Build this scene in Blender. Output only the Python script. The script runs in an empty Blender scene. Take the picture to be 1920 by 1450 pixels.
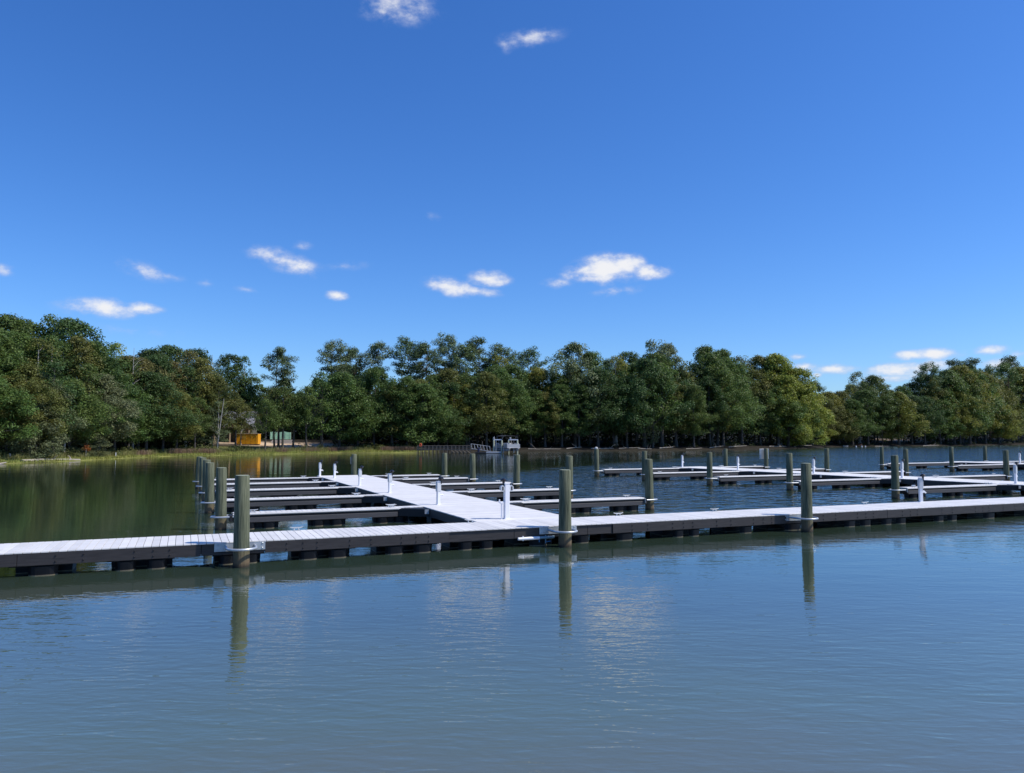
import bpy, math, random
import numpy as np
from mathutils import Vector, Matrix, Euler
R = math.radians
random.seed(7); RNG = np.random.default_rng(7)
SC = bpy.context.scene
COL = SC.collection

# ------------------------------------------------------------------ camera
CAM_H, PITCH, FPX = 2.636, R(3.77), 1443.0
cam_data = bpy.data.cameras.new('camera'); cam = bpy.data.objects.new('camera', cam_data); COL.objects.link(cam)
cam.location = (0, 0, CAM_H); cam.rotation_euler = (R(90) + PITCH, 0, 0)
cam_data.sensor_width = 36; cam_data.lens = FPX / 1920 * 36
cam_data.clip_start = 0.1; cam_data.clip_end = 20000
SC.camera = cam

# ------------------------------------------------------------------ light
SUN_EL, SUN_AZ = R(52), R(98)      # sun to the right of the view, azimuth clockwise from +Y
SC.view_settings.view_transform = 'Standard'; SC.view_settings.look = 'None'
SC.view_settings.exposure = 0.0; SC.view_settings.gamma = 1.0
sd = bpy.data.lights.new('sun', 'SUN'); sd.energy = 4.8; sd.angle = R(0.53); sd.color = (1.0, 0.945, 0.86)
sun = bpy.data.objects.new('sun', sd); COL.objects.link(sun)
sdir = Vector((math.sin(SUN_AZ) * math.cos(SUN_EL), math.cos(SUN_AZ) * math.cos(SUN_EL), math.sin(SUN_EL)))
sun.rotation_euler = (-sdir).to_track_quat('-Z', 'Y').to_euler()

W = bpy.data.worlds.new('World'); SC.world = W; W.use_nodes = True
wt = W.node_tree; wn, wl = wt.nodes, wt.links
for n in list(wn): wn.remove(n)
def N(t, typ, **kw):
    n = t.nodes.new(typ)
    for k, v in kw.items(): setattr(n, k, v)
    return n
out = N(wt, 'ShaderNodeOutputWorld'); bg = N(wt, 'ShaderNodeBackground'); bg.inputs[1].default_value = 0.115
sky = N(wt, 'ShaderNodeTexSky', sky_type='NISHITA'); sky.sun_disc = False
sky.sun_elevation = SUN_EL; sky.sun_rotation = SUN_AZ; sky.altitude = 100
sky.air_density = 1.0; sky.dust_density = 0.55; sky.ozone_density = 3.2
hsv = N(wt, 'ShaderNodeHueSaturation'); hsv.inputs['Saturation'].default_value = 1.22; hsv.inputs['Value'].default_value = 1.0
gain = N(wt, 'ShaderNodeMix', data_type='RGBA', blend_type='MULTIPLY'); gain.inputs[0].default_value = 1; gain.inputs[7].default_value = (.76, 1.025, 1.45, 1)
wl.new(sky.outputs[0], hsv.inputs['Color']); wl.new(hsv.outputs[0], gain.inputs[6])
tc = N(wt, 'ShaderNodeTexCoord')
def pixdir(x, y):
    dx, dz = (x - 960) / FPX, (725 - y) / FPX
    v = Vector((dx, math.cos(PITCH) - dz * math.sin(PITCH), math.sin(PITCH) + dz * math.cos(PITCH)))
    return v.normalized()
# fair-weather clouds: azimuth/elevation ellipses in the sky at infinity, broken up by noise
CLOUDS = [(748,10,66,30,.72,0),(720,22,40,18,.6,0),(992,72,58,15,.62,-8),(946,82,16,16,.48,0),(810,406,17,9,.45,10),
 (535,490,62,20,.82,14),(492,478,34,13,.6,14),(560,500,36,14,.8,5),(565,462,22,10,.45,0),(265,506,42,15,.66,12),(306,517,36,9,.42,4),(655,498,38,10,.38,-6),
 (388,531,17,8,.34,0),(462,543,22,7,.42,6),(632,554,22,10,.95,0),(843,538,46,17,1.1,8),(917,523,40,16,1.05,0),(890,546,52,10,.8,4),
 (1140,505,62,27,1.25,0),(1170,497,40,20,1.2,0),(1215,510,42,14,1.1,0),(1092,506,42,15,.95,-14),(1045,531,30,11,.55,0),(1115,522,42,10,.9,0),(1160,546,46,10,.62,-4),
 (196,578,66,16,1.0,0),(262,578,34,11,.95,0),(250,620,95,11,.3,2),(5,507,17,10,.6,0),
 (1750,664,46,11,1.05,0),(1712,666,32,9,.95,0),(1858,657,26,9,1.0,0),(1672,697,44,14,.95,0),(1742,688,42,12,1.0,0),(1665,708,60,9,.75,0),
 (1570,692,42,10,.8,0),(1497,670,16,7,.7,0),(1507,688,24,9,.8,0),(1872,684,24,10,.95,0),(1532,703,10,5,.7,0),(1908,664,14,7,.6,0)]
cn = N(wt, 'ShaderNodeTexNoise'); cn.inputs['Scale'].default_value = 40; cn.inputs['Detail'].default_value = 7; cn.inputs['Roughness'].default_value = 0.6
cmap = N(wt, 'ShaderNodeMapping'); cmap.inputs['Scale'].default_value = (1, 1, 1.7)
wl.new(tc.outputs['Generated'], cmap.inputs[0]); wl.new(cmap.outputs[0], cn.inputs[0])
last = None
for (px, py, hw, hh, amp, tilt) in CLOUDS:
    d = pixdir(px, py); az = math.atan2(d.x, d.y); el = math.asin(d.z)
    m = N(wt, 'ShaderNodeMapping', vector_type='TEXTURE')
    m.inputs['Location'].default_value = d
    M = Matrix.Rotation(-az, 3, 'Z') @ Matrix.Rotation(el, 3, 'X') @ Matrix.Rotation(R(tilt), 3, 'Y')
    m.inputs['Rotation'].default_value = M.to_euler()
    k = 1.4 / FPX
    m.inputs['Scale'].default_value = (hw * k, 3.0, hh * k)
    wl.new(tc.outputs['Generated'], m.inputs[0])
    ln = N(wt, 'ShaderNodeVectorMath', operation='LENGTH'); wl.new(m.outputs[0], ln.inputs[0])
    a = N(wt, 'ShaderNodeMath', operation='MULTIPLY_ADD'); wl.new(ln.outputs['Value'], a.inputs[0]); a.inputs[1].default_value = -amp; a.inputs[2].default_value = amp
    if last is None: last = a
    else:
        mx = N(wt, 'ShaderNodeMath', operation='SMOOTH_MAX'); mx.inputs[2].default_value = 0.12
        wl.new(last.outputs[0], mx.inputs[0]); wl.new(a.outputs[0], mx.inputs[1]); last = mx
nz = N(wt, 'ShaderNodeMath', operation='MULTIPLY_ADD'); wl.new(cn.outputs['Fac'], nz.inputs[0]); nz.inputs[1].default_value = 1.7; nz.inputs[2].default_value = -0.90
dn = N(wt, 'ShaderNodeMath', operation='ADD'); wl.new(last.outputs[0], dn.inputs[0]); wl.new(nz.outputs[0], dn.inputs[1])
cl = N(wt, 'ShaderNodeMath', operation='MULTIPLY', use_clamp=True)   # nothing away from the clouds
gate = N(wt, 'ShaderNodeMapRange', interpolation_type='SMOOTHSTEP'); wl.new(last.outputs[0], gate.inputs[0]); gate.inputs[1].default_value = 0.0; gate.inputs[2].default_value = 0.42
mr = N(wt, 'ShaderNodeMapRange', interpolation_type='SMOOTHSTEP'); wl.new(dn.outputs[0], mr.inputs[0]); mr.inputs[1].default_value = -0.05; mr.inputs[2].default_value = 1.05
wl.new(mr.outputs[0], cl.inputs[0]); wl.new(gate.outputs[0], cl.inputs[1])
cc = N(wt, 'ShaderNodeValToRGB'); wl.new(cl.outputs[0], cc.inputs[0])
CB = 8.2
cc.color_ramp.elements[0].color = (.56, .63, .86, 1); cc.color_ramp.elements[0].position = .15
cc.color_ramp.elements[1].color = (.93, .94, .98, 1); cc.color_ramp.elements[1].position = .85
csc = N(wt, 'ShaderNodeVectorMath', operation='SCALE'); wl.new(cc.outputs[0], csc.inputs[0]); csc.inputs['Scale'].default_value = CB
cmix = N(wt, 'ShaderNodeMix', data_type='RGBA'); wl.new(cl.outputs[0], cmix.inputs[0]); wl.new(gain.outputs[2], cmix.inputs[6]); wl.new(csc.outputs[0], cmix.inputs[7])
wl.new(cmix.outputs[2], bg.inputs[0]); wl.new(bg.outputs[0], out.inputs[0])

# ------------------------------------------------------------------ frames
ANG = R(23)                        # the docks are turned 23 degrees
CA, SA = math.cos(ANG), math.sin(ANG)
def uv(u, v, z=0.0): return Vector((u * CA - v * SA, u * SA + v * CA, z))
def colpos(px, Y):                 # a point on the bearing of a photo column, Y metres ahead
    d = pixdir(px, 820); return d.x / d.y * Y, Y

# ------------------------------------------------------------------ materials
def mat(name, color, rough=0.6, metal=0.0, var=0.0, scale=8.0, stretch=(1, 1, 1), coord='Object', bump=0.0, color2=None, spec=None, island=0.0):
    m = bpy.data.materials.new(name); m.use_nodes = True
    t = m.node_tree; b = t.nodes['Principled BSDF']
    b.inputs['Roughness'].default_value = rough; b.inputs['Metallic'].default_value = metal
    if spec is not None: b.inputs['Specular IOR Level'].default_value = spec
    c = (*color, 1)
    b.inputs['Base Color'].default_value = c
    src = None
    if var or color2:
        co = N(t, 'ShaderNodeTexCoord'); mp = N(t, 'ShaderNodeMapping'); mp.inputs['Scale'].default_value = stretch
        t.links.new(co.outputs[coord], mp.inputs[0])
        nz = N(t, 'ShaderNodeTexNoise'); nz.inputs['Scale'].default_value = scale; nz.inputs['Detail'].default_value = 6; nz.inputs['Roughness'].default_value = .65
        t.links.new(mp.outputs[0], nz.inputs[0])
        rp = N(t, 'ShaderNodeValToRGB'); t.links.new(nz.outputs['Fac'], rp.inputs[0])
        c2 = color2 or tuple(x * (1 + var) for x in color)
        rp.color_ramp.elements[0].position = .3; rp.color_ramp.elements[1].position = .7
        rp.color_ramp.elements[0].color = (*(tuple(x * (1 - var) for x in color) if not color2 else color), 1)
        rp.color_ramp.elements[1].color = (*c2, 1)
        src = rp.outputs[0]
        if bump:
            bp = N(t, 'ShaderNodeBump'); bp.inputs['Strength'].default_value = bump; bp.inputs['Distance'].default_value = .02
            t.links.new(nz.outputs['Fac'], bp.inputs['Height']); t.links.new(bp.outputs[0], b.inputs['Normal'])
    if island:
        g = N(t, 'ShaderNodeNewGeometry'); mr = N(t, 'ShaderNodeMapRange'); t.links.new(g.outputs['Random Per Island'], mr.inputs[0])
        mr.inputs[3].default_value = 1 - island; mr.inputs[4].default_value = 1 + island * .4
        sc = N(t, 'ShaderNodeVectorMath', operation='SCALE'); t.links.new(mr.outputs[0], sc.inputs['Scale'])
        if src: t.links.new(src, sc.inputs[0])
        else: sc.inputs[0].default_value = color
        src = sc.outputs[0]
    if src: t.links.new(src, b.inputs['Base Color'])
    return m

def zsplit(m, z0, z1, low, coord='Object'):
    """below z0 (object space) the stain colour `low`, above z1 the material's own colour"""
    t = m.node_tree; b = t.nodes['Principled BSDF']
    co = N(t, 'ShaderNodeTexCoord'); sx = N(t, 'ShaderNodeSeparateXYZ'); t.links.new(co.outputs[coord], sx.inputs[0])
    nz = N(t, 'ShaderNodeTexNoise'); nz.inputs['Scale'].default_value = 6
    t.links.new(co.outputs[coord], nz.inputs[0])
    ad = N(t, 'ShaderNodeMath', operation='MULTIPLY_ADD'); t.links.new(nz.outputs['Fac'], ad.inputs[0]); ad.inputs[1].default_value = (z1 - z0) * .8; t.links.new(sx.outputs['Z'], ad.inputs[2])
    mr = N(t, 'ShaderNodeMapRange'); t.links.new(ad.outputs[0], mr.inputs[0]); mr.inputs[1].default_value = z0 + (z1 - z0) * .4; mr.inputs[2].default_value = z1 + (z1 - z0) * .4
    mx = N(t, 'ShaderNodeMix', data_type='RGBA'); t.links.new(mr.outputs[0], mx.inputs[0]); mx.inputs[6].default_value = (*low, 1)
    lk = b.inputs['Base Color'].links
    if lk: t.links.new(lk[0].from_socket, mx.inputs[7])
    else: mx.inputs[7].default_value = b.inputs['Base Color'].default_value
    t.links.new(mx.outputs[2], b.inputs['Base Color'])
    return m

M_DECK = mat('white_composite', (.68, .665, .64), .55, var=.08, scale=2.2, stretch=(1, 1, 1), island=.12)
M_TRIM = mat('white_vinyl', (.58, .57, .55), .4, var=.04, scale=3)
M_FASCIA = mat('dark_composite', (.031, .027, .026), .55, var=.4, scale=3, stretch=(1, 6, 14), bump=.15)
M_PLANK = mat('grey_composite', (.062, .058, .058), .55, var=.25, scale=3, stretch=(.6, 6, 14))
M_BLACK = mat('black_frame', (.006, .006, .007), .6, var=.2)
M_FLOAT = zsplit(mat('black_plastic', (.008, .009, .011), .42, spec=.2, var=.25, scale=4), .008, .022, (.17, .145, .10))
M_GALV = mat('galvanised_steel', (.50, .52, .53), .42, metal=.55, var=.12, scale=12)
M_BOLT = mat('bolt_steel', (.02, .02, .022), .35, metal=.3)
M_PILE = mat('treated_wood', (.026, .037, .018), .85, scale=5, stretch=(6, 6, .3), bump=1.0, color2=(.175, .185, .112))
zsplit(M_PILE, .10, .42, (.13, .092, .05)); zsplit(M_PILE, .02, .10, (.025, .02, .012))
M_PILETOP = mat('sawn_wood', (.33, .36, .27), .85, var=.2, scale=20)
M_WHITE = mat('white_paint', (.80, .80, .82), .35, var=.02, scale=3)
M_LAMP = mat('black_lamp', (.012, .012, .014), .3)
M_CLEAR = mat('grey_plastic', (.55, .57, .58), .3)
M_BLUEPIPE = mat('blue_grey_pipe', (.16, .28, .33), .4)
M_BLUE = mat('blue_handle', (.03, .16, .35), .4)
M_ROPE = mat('teal_paint', (.25, .45, .42), .5)
M_DRIFT = mat('bleached_wood', (.33, .29, .24), .85, var=.25, scale=5, stretch=(1, 1, 1))
M_BARK = mat('tree_bark', (.040, .034, .028), .9, scale=3, stretch=(4, 4, .6), color2=(.10, .088, .072))
M_PALEBARK = mat('pale_bark', (.20, .185, .16), .9, scale=3, stretch=(4, 4, .8), color2=(.40, .38, .34))
M_PINEBARK = mat('pine_bark', (.085, .055, .04), .9, scale=3, stretch=(4, 4, .8), color2=(.17, .12, .09))
M_WOOD = mat('weathered_planks', (.115, .098, .078), .8, var=.25, scale=4, stretch=(1, 4, 4))
M_ROOF = mat('grey_shingles', (.20, .20, .22), .8, var=.2, scale=14)
M_BROWN = mat('red_brown_boards', (.15, .06, .04), .7, var=.2, scale=6)
M_TAN = mat('tan_lumber', (.46, .36, .25), .7, var=.12, scale=6)
M_WALL = mat('olive_wall', (.10, .10, .085), .8, var=.15, scale=4)
M_YELLOW = mat('yellow_paint', (.78, .36, .012), .5, var=.08, scale=3)
M_GREEN = mat('green_mesh', (.38, .70, .52), .7, var=.2, scale=3)
M_BLOCK = mat('concrete_block', (.42, .42, .42), .85, var=.12, scale=6)
M_ALU = mat('aluminium', (.34, .35, .36), .45, metal=.2, var=.05)
M_SEAT = mat('pale_vinyl', (.46, .46, .47), .5, var=.05)
M_CANVAS = mat('dark_canvas', (.028, .03, .034), .7, var=.2)
M_ORANGE = mat('orange_plastic', (.62, .10, .035), .5)
M_NAVY = mat('navy_canvas', (.012, .02, .06), .6)

def foliage(name, tint=1.0, transl=.38):
    m = bpy.data.materials.new(name); m.use_nodes = True; t = m.node_tree
    for n in list(t.nodes): t.nodes.remove(n)
    o = N(t, 'ShaderNodeOutputMaterial'); oi = N(t, 'ShaderNodeObjectInfo'); g = N(t, 'ShaderNodeNewGeometry'); co = N(t, 'ShaderNodeTexCoord')
    nz = N(t, 'ShaderNodeTexNoise'); nz.inputs['Scale'].default_value = .55; nz.inputs['Detail'].default_value = 3
    t.links.new(co.outputs['Object'], nz.inputs[0])
    mr = N(t, 'ShaderNodeMapRange'); t.links.new(g.outputs['Random Per Island'], mr.inputs[0]); mr.inputs[3].default_value = .6 * tint; mr.inputs[4].default_value = 1.4 * tint
    sc = N(t, 'ShaderNodeVectorMath', operation='SCALE'); t.links.new(oi.outputs['Color'], sc.inputs[0]); t.links.new(mr.outputs[0], sc.inputs['Scale'])
    hs = N(t, 'ShaderNodeHueSaturation'); t.links.new(sc.outputs[0], hs.inputs['Color'])
    m2 = N(t, 'ShaderNodeMapRange'); t.links.new(nz.outputs['Fac'], m2.inputs[0]); m2.inputs[1].default_value = .3; m2.inputs[2].default_value = .7; m2.inputs[3].default_value = .475; m2.inputs[4].default_value = .515
    t.links.new(m2.outputs[0], hs.inputs['Hue'])
    df = N(t, 'ShaderNodeBsdfPrincipled'); df.inputs['Roughness'].default_value = .55; df.inputs['Specular IOR Level'].default_value = .3
    tr = N(t, 'ShaderNodeBsdfTranslucent'); mx = N(t, 'ShaderNodeMixShader'); mx.inputs[0].default_value = transl
    t.links.new(hs.outputs[0], df.inputs['Base Color']); t.links.new(hs.outputs[0], tr.inputs[0])
    t.links.new(df.outputs[0], mx.inputs[1]); t.links.new(tr.outputs[0], mx.inputs[2]); t.links.new(mx.outputs[0], o.inputs[0])
    return m
M_LEAF = foliage('leaves'); M_NEEDLE = foliage('pine_needles', 1.0, .15); M_GRASS = foliage('grass_blades', 1.0, .35)

# ------------------------------------------------------------------ mesh builder
class MB:
    def __init__(s): s.v = []; s.f = []; s.mi = []; s.cur = 0
    def add(s, vs, fs):
        o = len(s.v); s.v += [tuple(v) for v in vs]; s.f += [[i + o for i in f] for f in fs]; s.mi += [s.cur] * len(fs); return s
    def box(s, x0, x1, y0, y1, z0, z1, M=None):
        vs = [Vector(p) for p in [(x0,y0,z0),(x1,y0,z0),(x1,y1,z0),(x0,y1,z0),(x0,y0,z1),(x1,y0,z1),(x1,y1,z1),(x0,y1,z1)]]
        if M: vs = [M @ v for v in vs]
        return s.add(vs, [(0,3,2,1),(4,5,6,7),(0,1,5,4),(1,2,6,5),(2,3,7,6),(3,0,4,7)])
    def bbox(s, x0, x1, y0, y1, z0, z1, b=.01, M=None):
        """box with chamfered edges"""
        pts = []
        xs, ys, zs = (x0, x1), (y0, y1), (z0, z1)
        idx = {}
        for i in (0, 1):
            for j in (0, 1):
                for k in (0, 1):
                    sx, sy, sz = (1, -1)[i], (1, -1)[j], (1, -1)[k]
                    for ax in range(3):
                        p = [xs[i] + sx * b, ys[j] + sy * b, zs[k] + sz * b]; p[ax] = (xs, ys, zs)[ax][(i, j, k)[ax]]
                        idx[(i, j, k, ax)] = len(pts); pts.append(Vector(p))
        if M: pts = [M @ p for p in pts]
        F = []
        for ax in range(3):
            a, c = [q for q in range(3) if q != ax]
            for e in (0, 1):
                q = []
                for (m, n) in ((0,0),(1,0),(1,1),(0,1)):
                    key = [0,0,0]; key[ax] = e; key[a] = m; key[c] = n; q.append(idx[(*key, ax)])
                if (e == 0) != (ax == 1): q = q[::-1]
                F.append(q)
        for ax in range(3):       # edges along ax
            a, c = [q for q in range(3) if q != ax]
            for m in (0, 1):
                for n in (0, 1):
                    k0 = [0,0,0]; k0[a] = m; k0[c] = n; k1 = list(k0); k1[ax] = 1
                    q = [idx[(*k0, a)], idx[(*k1, a)], idx[(*k1, c)], idx[(*k0, c)]]
                    if (m == n) != (ax == 1): q = q[::-1]
                    F.append(q)
        for i in (0, 1):
            for j in (0, 1):
                for k in (0, 1):
                    q = [idx[(i,j,k,0)], idx[(i,j,k,1)], idx[(i,j,k,2)]]
                    if (i + j + k) % 2 == 0: q = q[::-1]
                    F.append(q)
        return s.add(pts, F)
    def prism(s, poly, z0, z1):
        n = len(poly); vs = [(x, y, z0) for x, y in poly] + [(x, y, z1) for x, y in poly]
        return s.add(vs, [list(range(n))[::-1], [i + n for i in range(n)]] + [(i, (i+1) % n, (i+1) % n + n, i + n) for i in range(n)])
    def tube(s, pts, r, n=10, caps=True, closed=False):
        pts = [Vector(p) for p in pts]; rr = r if isinstance(r, (list, tuple)) else [r] * len(pts)
        vs, fs = [], []; K = len(pts); up = None
        for i, p in enumerate(pts):
            a = pts[(i - 1) % K] if (i > 0 or closed) else p; b = pts[(i + 1) % K] if (i < K - 1 or closed) else p
            t = (b - a).normalized()
            if up is None: up = Vector((0,0,1)) if abs(t.z) < .9 else Vector((1,0,0))
            x = t.cross(up).normalized(); y = x.cross(t).normalized(); up = y
            for k in range(n):
                q = 2 * math.pi * k / n; vs.append(p + (x * math.cos(q) + y * math.sin(q)) * rr[i])
        for i in range(K if closed else K - 1):
            j = (i + 1) % K
            for k in range(n): fs.append((i*n+k, i*n+(k+1) % n, j*n+(k+1) % n, j*n+k))
        if caps and not closed: fs += [list(range(n))[::-1], [(K-1)*n+k for k in range(n)]]
        return s.add(vs, fs)
    def lathe(s, prof, n=16, M=None):
        vs, fs = [], []
        for (r, z) in prof:
            for k in range(n):
                q = 2 * math.pi * k / n; v = Vector((r * math.cos(q), r * math.sin(q), z)); vs.append(M @ v if M else v)
        for i in range(len(prof) - 1):
            for k in range(n): fs.append((i*n+k, i*n+(k+1) % n, (i+1)*n+(k+1) % n, (i+1)*n+k))
        fs += [list(range(n))[::-1], [(len(prof)-1)*n+k for k in range(n)]]
        return s.add(vs, fs)
    def mesh(s, name, mats, smooth=False):
        me = bpy.data.meshes.new(name); me.from_pydata(s.v, [], s.f)
        for m in (mats if isinstance(mats, (list, tuple)) else [mats]): me.materials.append(m)
        if any(s.mi): me.polygons.foreach_set('material_index', s.mi)
        if smooth:
            me.polygons.foreach_set('use_smooth', [True] * len(s.f)); me.set_sharp_from_angle(angle=R(38))
        me.update(); return me
    def build(s, name, mats, parent=None, smooth=False):
        o = bpy.data.objects.new(name, s.mesh(name, mats, smooth)); COL.objects.link(o)
        if parent: o.parent = parent
        return o

def tag(o, label=None, cat=None, group=None, kind=None):
    if label: o['label'] = label
    if cat: o['category'] = cat
    if group: o['group'] = group
    if kind: o['kind'] = kind
    return o
def empty(name, loc, rz=0.0):
    o = bpy.data.objects.new(name, None); COL.objects.link(o); o.location = loc; o.rotation_euler = (0, 0, rz); o.empty_display_size = .2
    return o

# ------------------------------------------------------------------ terrain and water
SHORE = [(-75, 30), (-62, 52), (-53, 68), (-50.1, 75.7), (-48.8, 82.2), (-48.4, 92.3), (-47.9, 105), (-43, 111.3), (-37.6, 118.2), (-28.8, 128.5), (-16.2, 129.5),
         (-10, 133), (-5, 138), (4, 143.5), (19.9, 149.4), (37, 156.7), (55, 168), (67.3, 178.3), (74, 184), (77, 190), (78, 199), (93, 210.5), (115, 224), (137.5, 237), (179.6, 268),
         (240, 300), (330, 280), (330, 120), (200, 10), (120, -25), (60, -12), (25, 2.4), (0, 4.4), (-30, 3), (-60, -8), (-90, 5)]
SP = np.array(SHORE, float)
def sdf(x, y):
    """distance to the shoreline, negative over the lake"""
    P = np.stack([x, y], -1)[..., None, :]; A = SP; B = np.roll(SP, -1, 0); E = B - A
    w = P - A; t = np.clip((w * E).sum(-1) / (E * E).sum(-1), 0, 1)
    d = np.sqrt((((w - t[..., None] * E)) ** 2).sum(-1)).min(-1)
    c1 = P[..., 1] >= A[:, 1]; c2 = P[..., 1] < B[:, 1]; c3 = E[:, 0] * w[..., 1] > E[:, 1] * w[..., 0]
    wn_ = (c1 & c2 & c3).astype(int).sum(-1) - (~c1 & ~c2 & ~c3).astype(int).sum(-1)
    return np.where(wn_ != 0, -d, d)
def hsh(x, y):
    return (np.sin(x * .31 + 1.3 * np.sin(y * .17)) * np.sin(y * .27 + 1.1 * np.sin(x * .21)) + .5 * np.sin(x * .9 + y * .6) * np.sin(y * 1.1 - x * .4))
def height(x, y, d=None):
    x = np.asarray(x, float); y = np.asarray(y, float)
    if d is None: d = sdf(x, y)
    far = np.clip(d, 0, 70)
    land = .38 * (1 - np.exp(-np.clip(d, 0, None) / 1.3)) + (.055 * np.minimum(far, 30) + .03 * np.maximum(far - 30, 0)) + .07 * hsh(x, y) * np.clip(d / 3, 0, 1) + .05 * np.clip(d - 70, 0, 120)
    flat = np.clip((-x - 8) / 12, 0, 1) * (y > 60)       # the low grassy left bank
    land = land * (1 - flat * .45 * np.clip(1 - d / 14, 0, 1))
    lake = np.clip(d * .28, -2.8, 0)
    return np.where(d > 0, land, lake)
def axis(lo, hi, step, far):
    a = list(np.arange(lo, hi + 1e-6, step)); s = step
    l, h = a[0], a[-1]; L, Hh = [], []
    while l > -far: s *= 1.5; l -= s; L.append(l)
    s = step
    while h < far: s *= 1.5; h += s; Hh.append(h)
    return np.array(L[::-1] + a + Hh)
gx, gy = axis(-100, 250, 1.6, 6000), axis(-6, 310, 1.6, 6000)
GX, GY = np.meshgrid(gx, gy); shp = GX.shape
fx, fy = GX.ravel(), GY.ravel()
GD = np.concatenate([sdf(fx[i:i+20000], fy[i:i+20000]) for i in range(0, len(fx), 20000)])
GZ = height(fx, fy, GD)
nx = len(gx); ii = np.arange((len(gy) - 1) * nx).reshape(len(gy) - 1, nx)[:, :-1].ravel()
faces = np.stack([ii, ii + 1, ii + nx + 1, ii + nx], -1)
me = bpy.data.meshes.new('ground'); me.from_pydata(np.stack([fx, fy, GZ], -1).tolist(), [], faces.tolist())
cov = np.zeros((len(fx), 4), np.float32); cov[:, 3] = 1           # ground cover: R grass, G bare sand, B dirt edge
left = np.clip((-fx - 12) / 6, 0, 1) * (fy > 60) * (GD > 0)
cov[:, 0] = left * np.clip(1 - (GD - 9) / 6, 0, 1)
cov[:, 1] = np.clip(1.4 - np.hypot((fx + 41) / 18, (fy - 139.5) / 7), 0, 1)
cov[:, 1] = np.maximum(cov[:, 1], np.clip(1.5 - np.hypot((fx - 131) / 10, (fy - 262) / 12), 0, 1))
cov[:, 2] = (1 - left) * np.clip(1 - np.abs(GD - .2) / 1.1, 0, 1) * .8
ca = me.color_attributes.new('cover', 'FLOAT_COLOR', 'POINT'); ca.data.foreach_set('color', cov.ravel())
me.polygons.foreach_set('use_smooth', [True] * len(faces))
gm = bpy.data.materials.new('earth'); gm.use_nodes = True; t = gm.node_tree; b = t.nodes['Principled BSDF']; b.inputs['Roughness'].default_value = .95; b.inputs['Specular IOR Level'].default_value = .1
at_ = N(t, 'ShaderNodeVertexColor', layer_name='cover'); sp = N(t, 'ShaderNodeSeparateColor'); t.links.new(at_.outputs[0], sp.inputs[0])
co = N(t, 'ShaderNodeTexCoord')
def ramp(scale, c0, c1, p0=.35, p1=.65):
    n = N(t, 'ShaderNodeTexNoise'); n.inputs['Scale'].default_value = scale; n.inputs['Detail'].default_value = 8; n.inputs['Roughness'].default_value = .7
    t.links.new(co.outputs['Object'], n.inputs[0]); r = N(t, 'ShaderNodeValToRGB'); t.links.new(n.outputs['Fac'], r.inputs[0])
    r.color_ramp.elements[0].color = (*c0, 1); r.color_ramp.elements[1].color = (*c1, 1); r.color_ramp.elements[0].position = p0; r.color_ramp.elements[1].position = p1
    return r.outputs[0]
litter = ramp(1.2, (.012, .011, .008), (.036, .030, .022)); grass = ramp(.8, (.15, .165, .045), (.28, .275, .085)); sand = ramp(.5, (.52, .36, .22), (.66, .52, .37)); dirt = ramp(1.0, (.014, .013, .010), (.050, .045, .034))
prev = litter
for i, c in ((2, dirt), (0, grass), (1, sand)):
    mx = N(t, 'ShaderNodeMix', data_type='RGBA'); t.links.new(sp.outputs[i], mx.inputs[0]); t.links.new(prev, mx.inputs[6]); t.links.new(c, mx.inputs[7]); prev = mx.outputs[2]
t.links.new(prev, b.inputs['Base Color']); me.materials.append(gm)
g_o = bpy.data.objects.new('ground', me); COL.objects.link(g_o); tag(g_o, kind='structure')

wmat = bpy.data.materials.new('lake_water'); wmat.use_nodes = True; t = wmat.node_tree; b = t.nodes['Principled BSDF']
b.inputs['IOR'].default_value = 2.5; b.inputs['Roughness'].default_value = .03
geo = N(t, 'ShaderNodeNewGeometry'); sx = N(t, 'ShaderNodeSeparateXYZ'); t.links.new(geo.outputs['Position'], sx.inputs[0])
# silty shallows by the near bank turning to deep green
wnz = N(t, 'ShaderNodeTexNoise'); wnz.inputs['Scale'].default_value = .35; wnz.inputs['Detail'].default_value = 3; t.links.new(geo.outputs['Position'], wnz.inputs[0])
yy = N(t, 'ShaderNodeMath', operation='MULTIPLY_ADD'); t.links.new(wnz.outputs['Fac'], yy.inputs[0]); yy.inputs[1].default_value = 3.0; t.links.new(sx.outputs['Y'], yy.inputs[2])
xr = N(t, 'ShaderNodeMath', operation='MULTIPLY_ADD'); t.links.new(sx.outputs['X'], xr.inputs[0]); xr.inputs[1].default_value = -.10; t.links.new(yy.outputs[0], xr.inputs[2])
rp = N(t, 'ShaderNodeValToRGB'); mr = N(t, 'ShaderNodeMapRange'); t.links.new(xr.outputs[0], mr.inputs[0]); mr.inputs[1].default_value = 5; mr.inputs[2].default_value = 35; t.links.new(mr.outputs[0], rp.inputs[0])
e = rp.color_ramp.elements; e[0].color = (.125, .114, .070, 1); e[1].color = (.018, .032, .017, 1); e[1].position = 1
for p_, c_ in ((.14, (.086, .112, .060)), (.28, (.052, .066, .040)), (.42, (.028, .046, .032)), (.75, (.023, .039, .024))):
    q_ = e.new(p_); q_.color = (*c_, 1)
t.links.new(rp.outputs[0], b.inputs['Base Color'])
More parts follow.
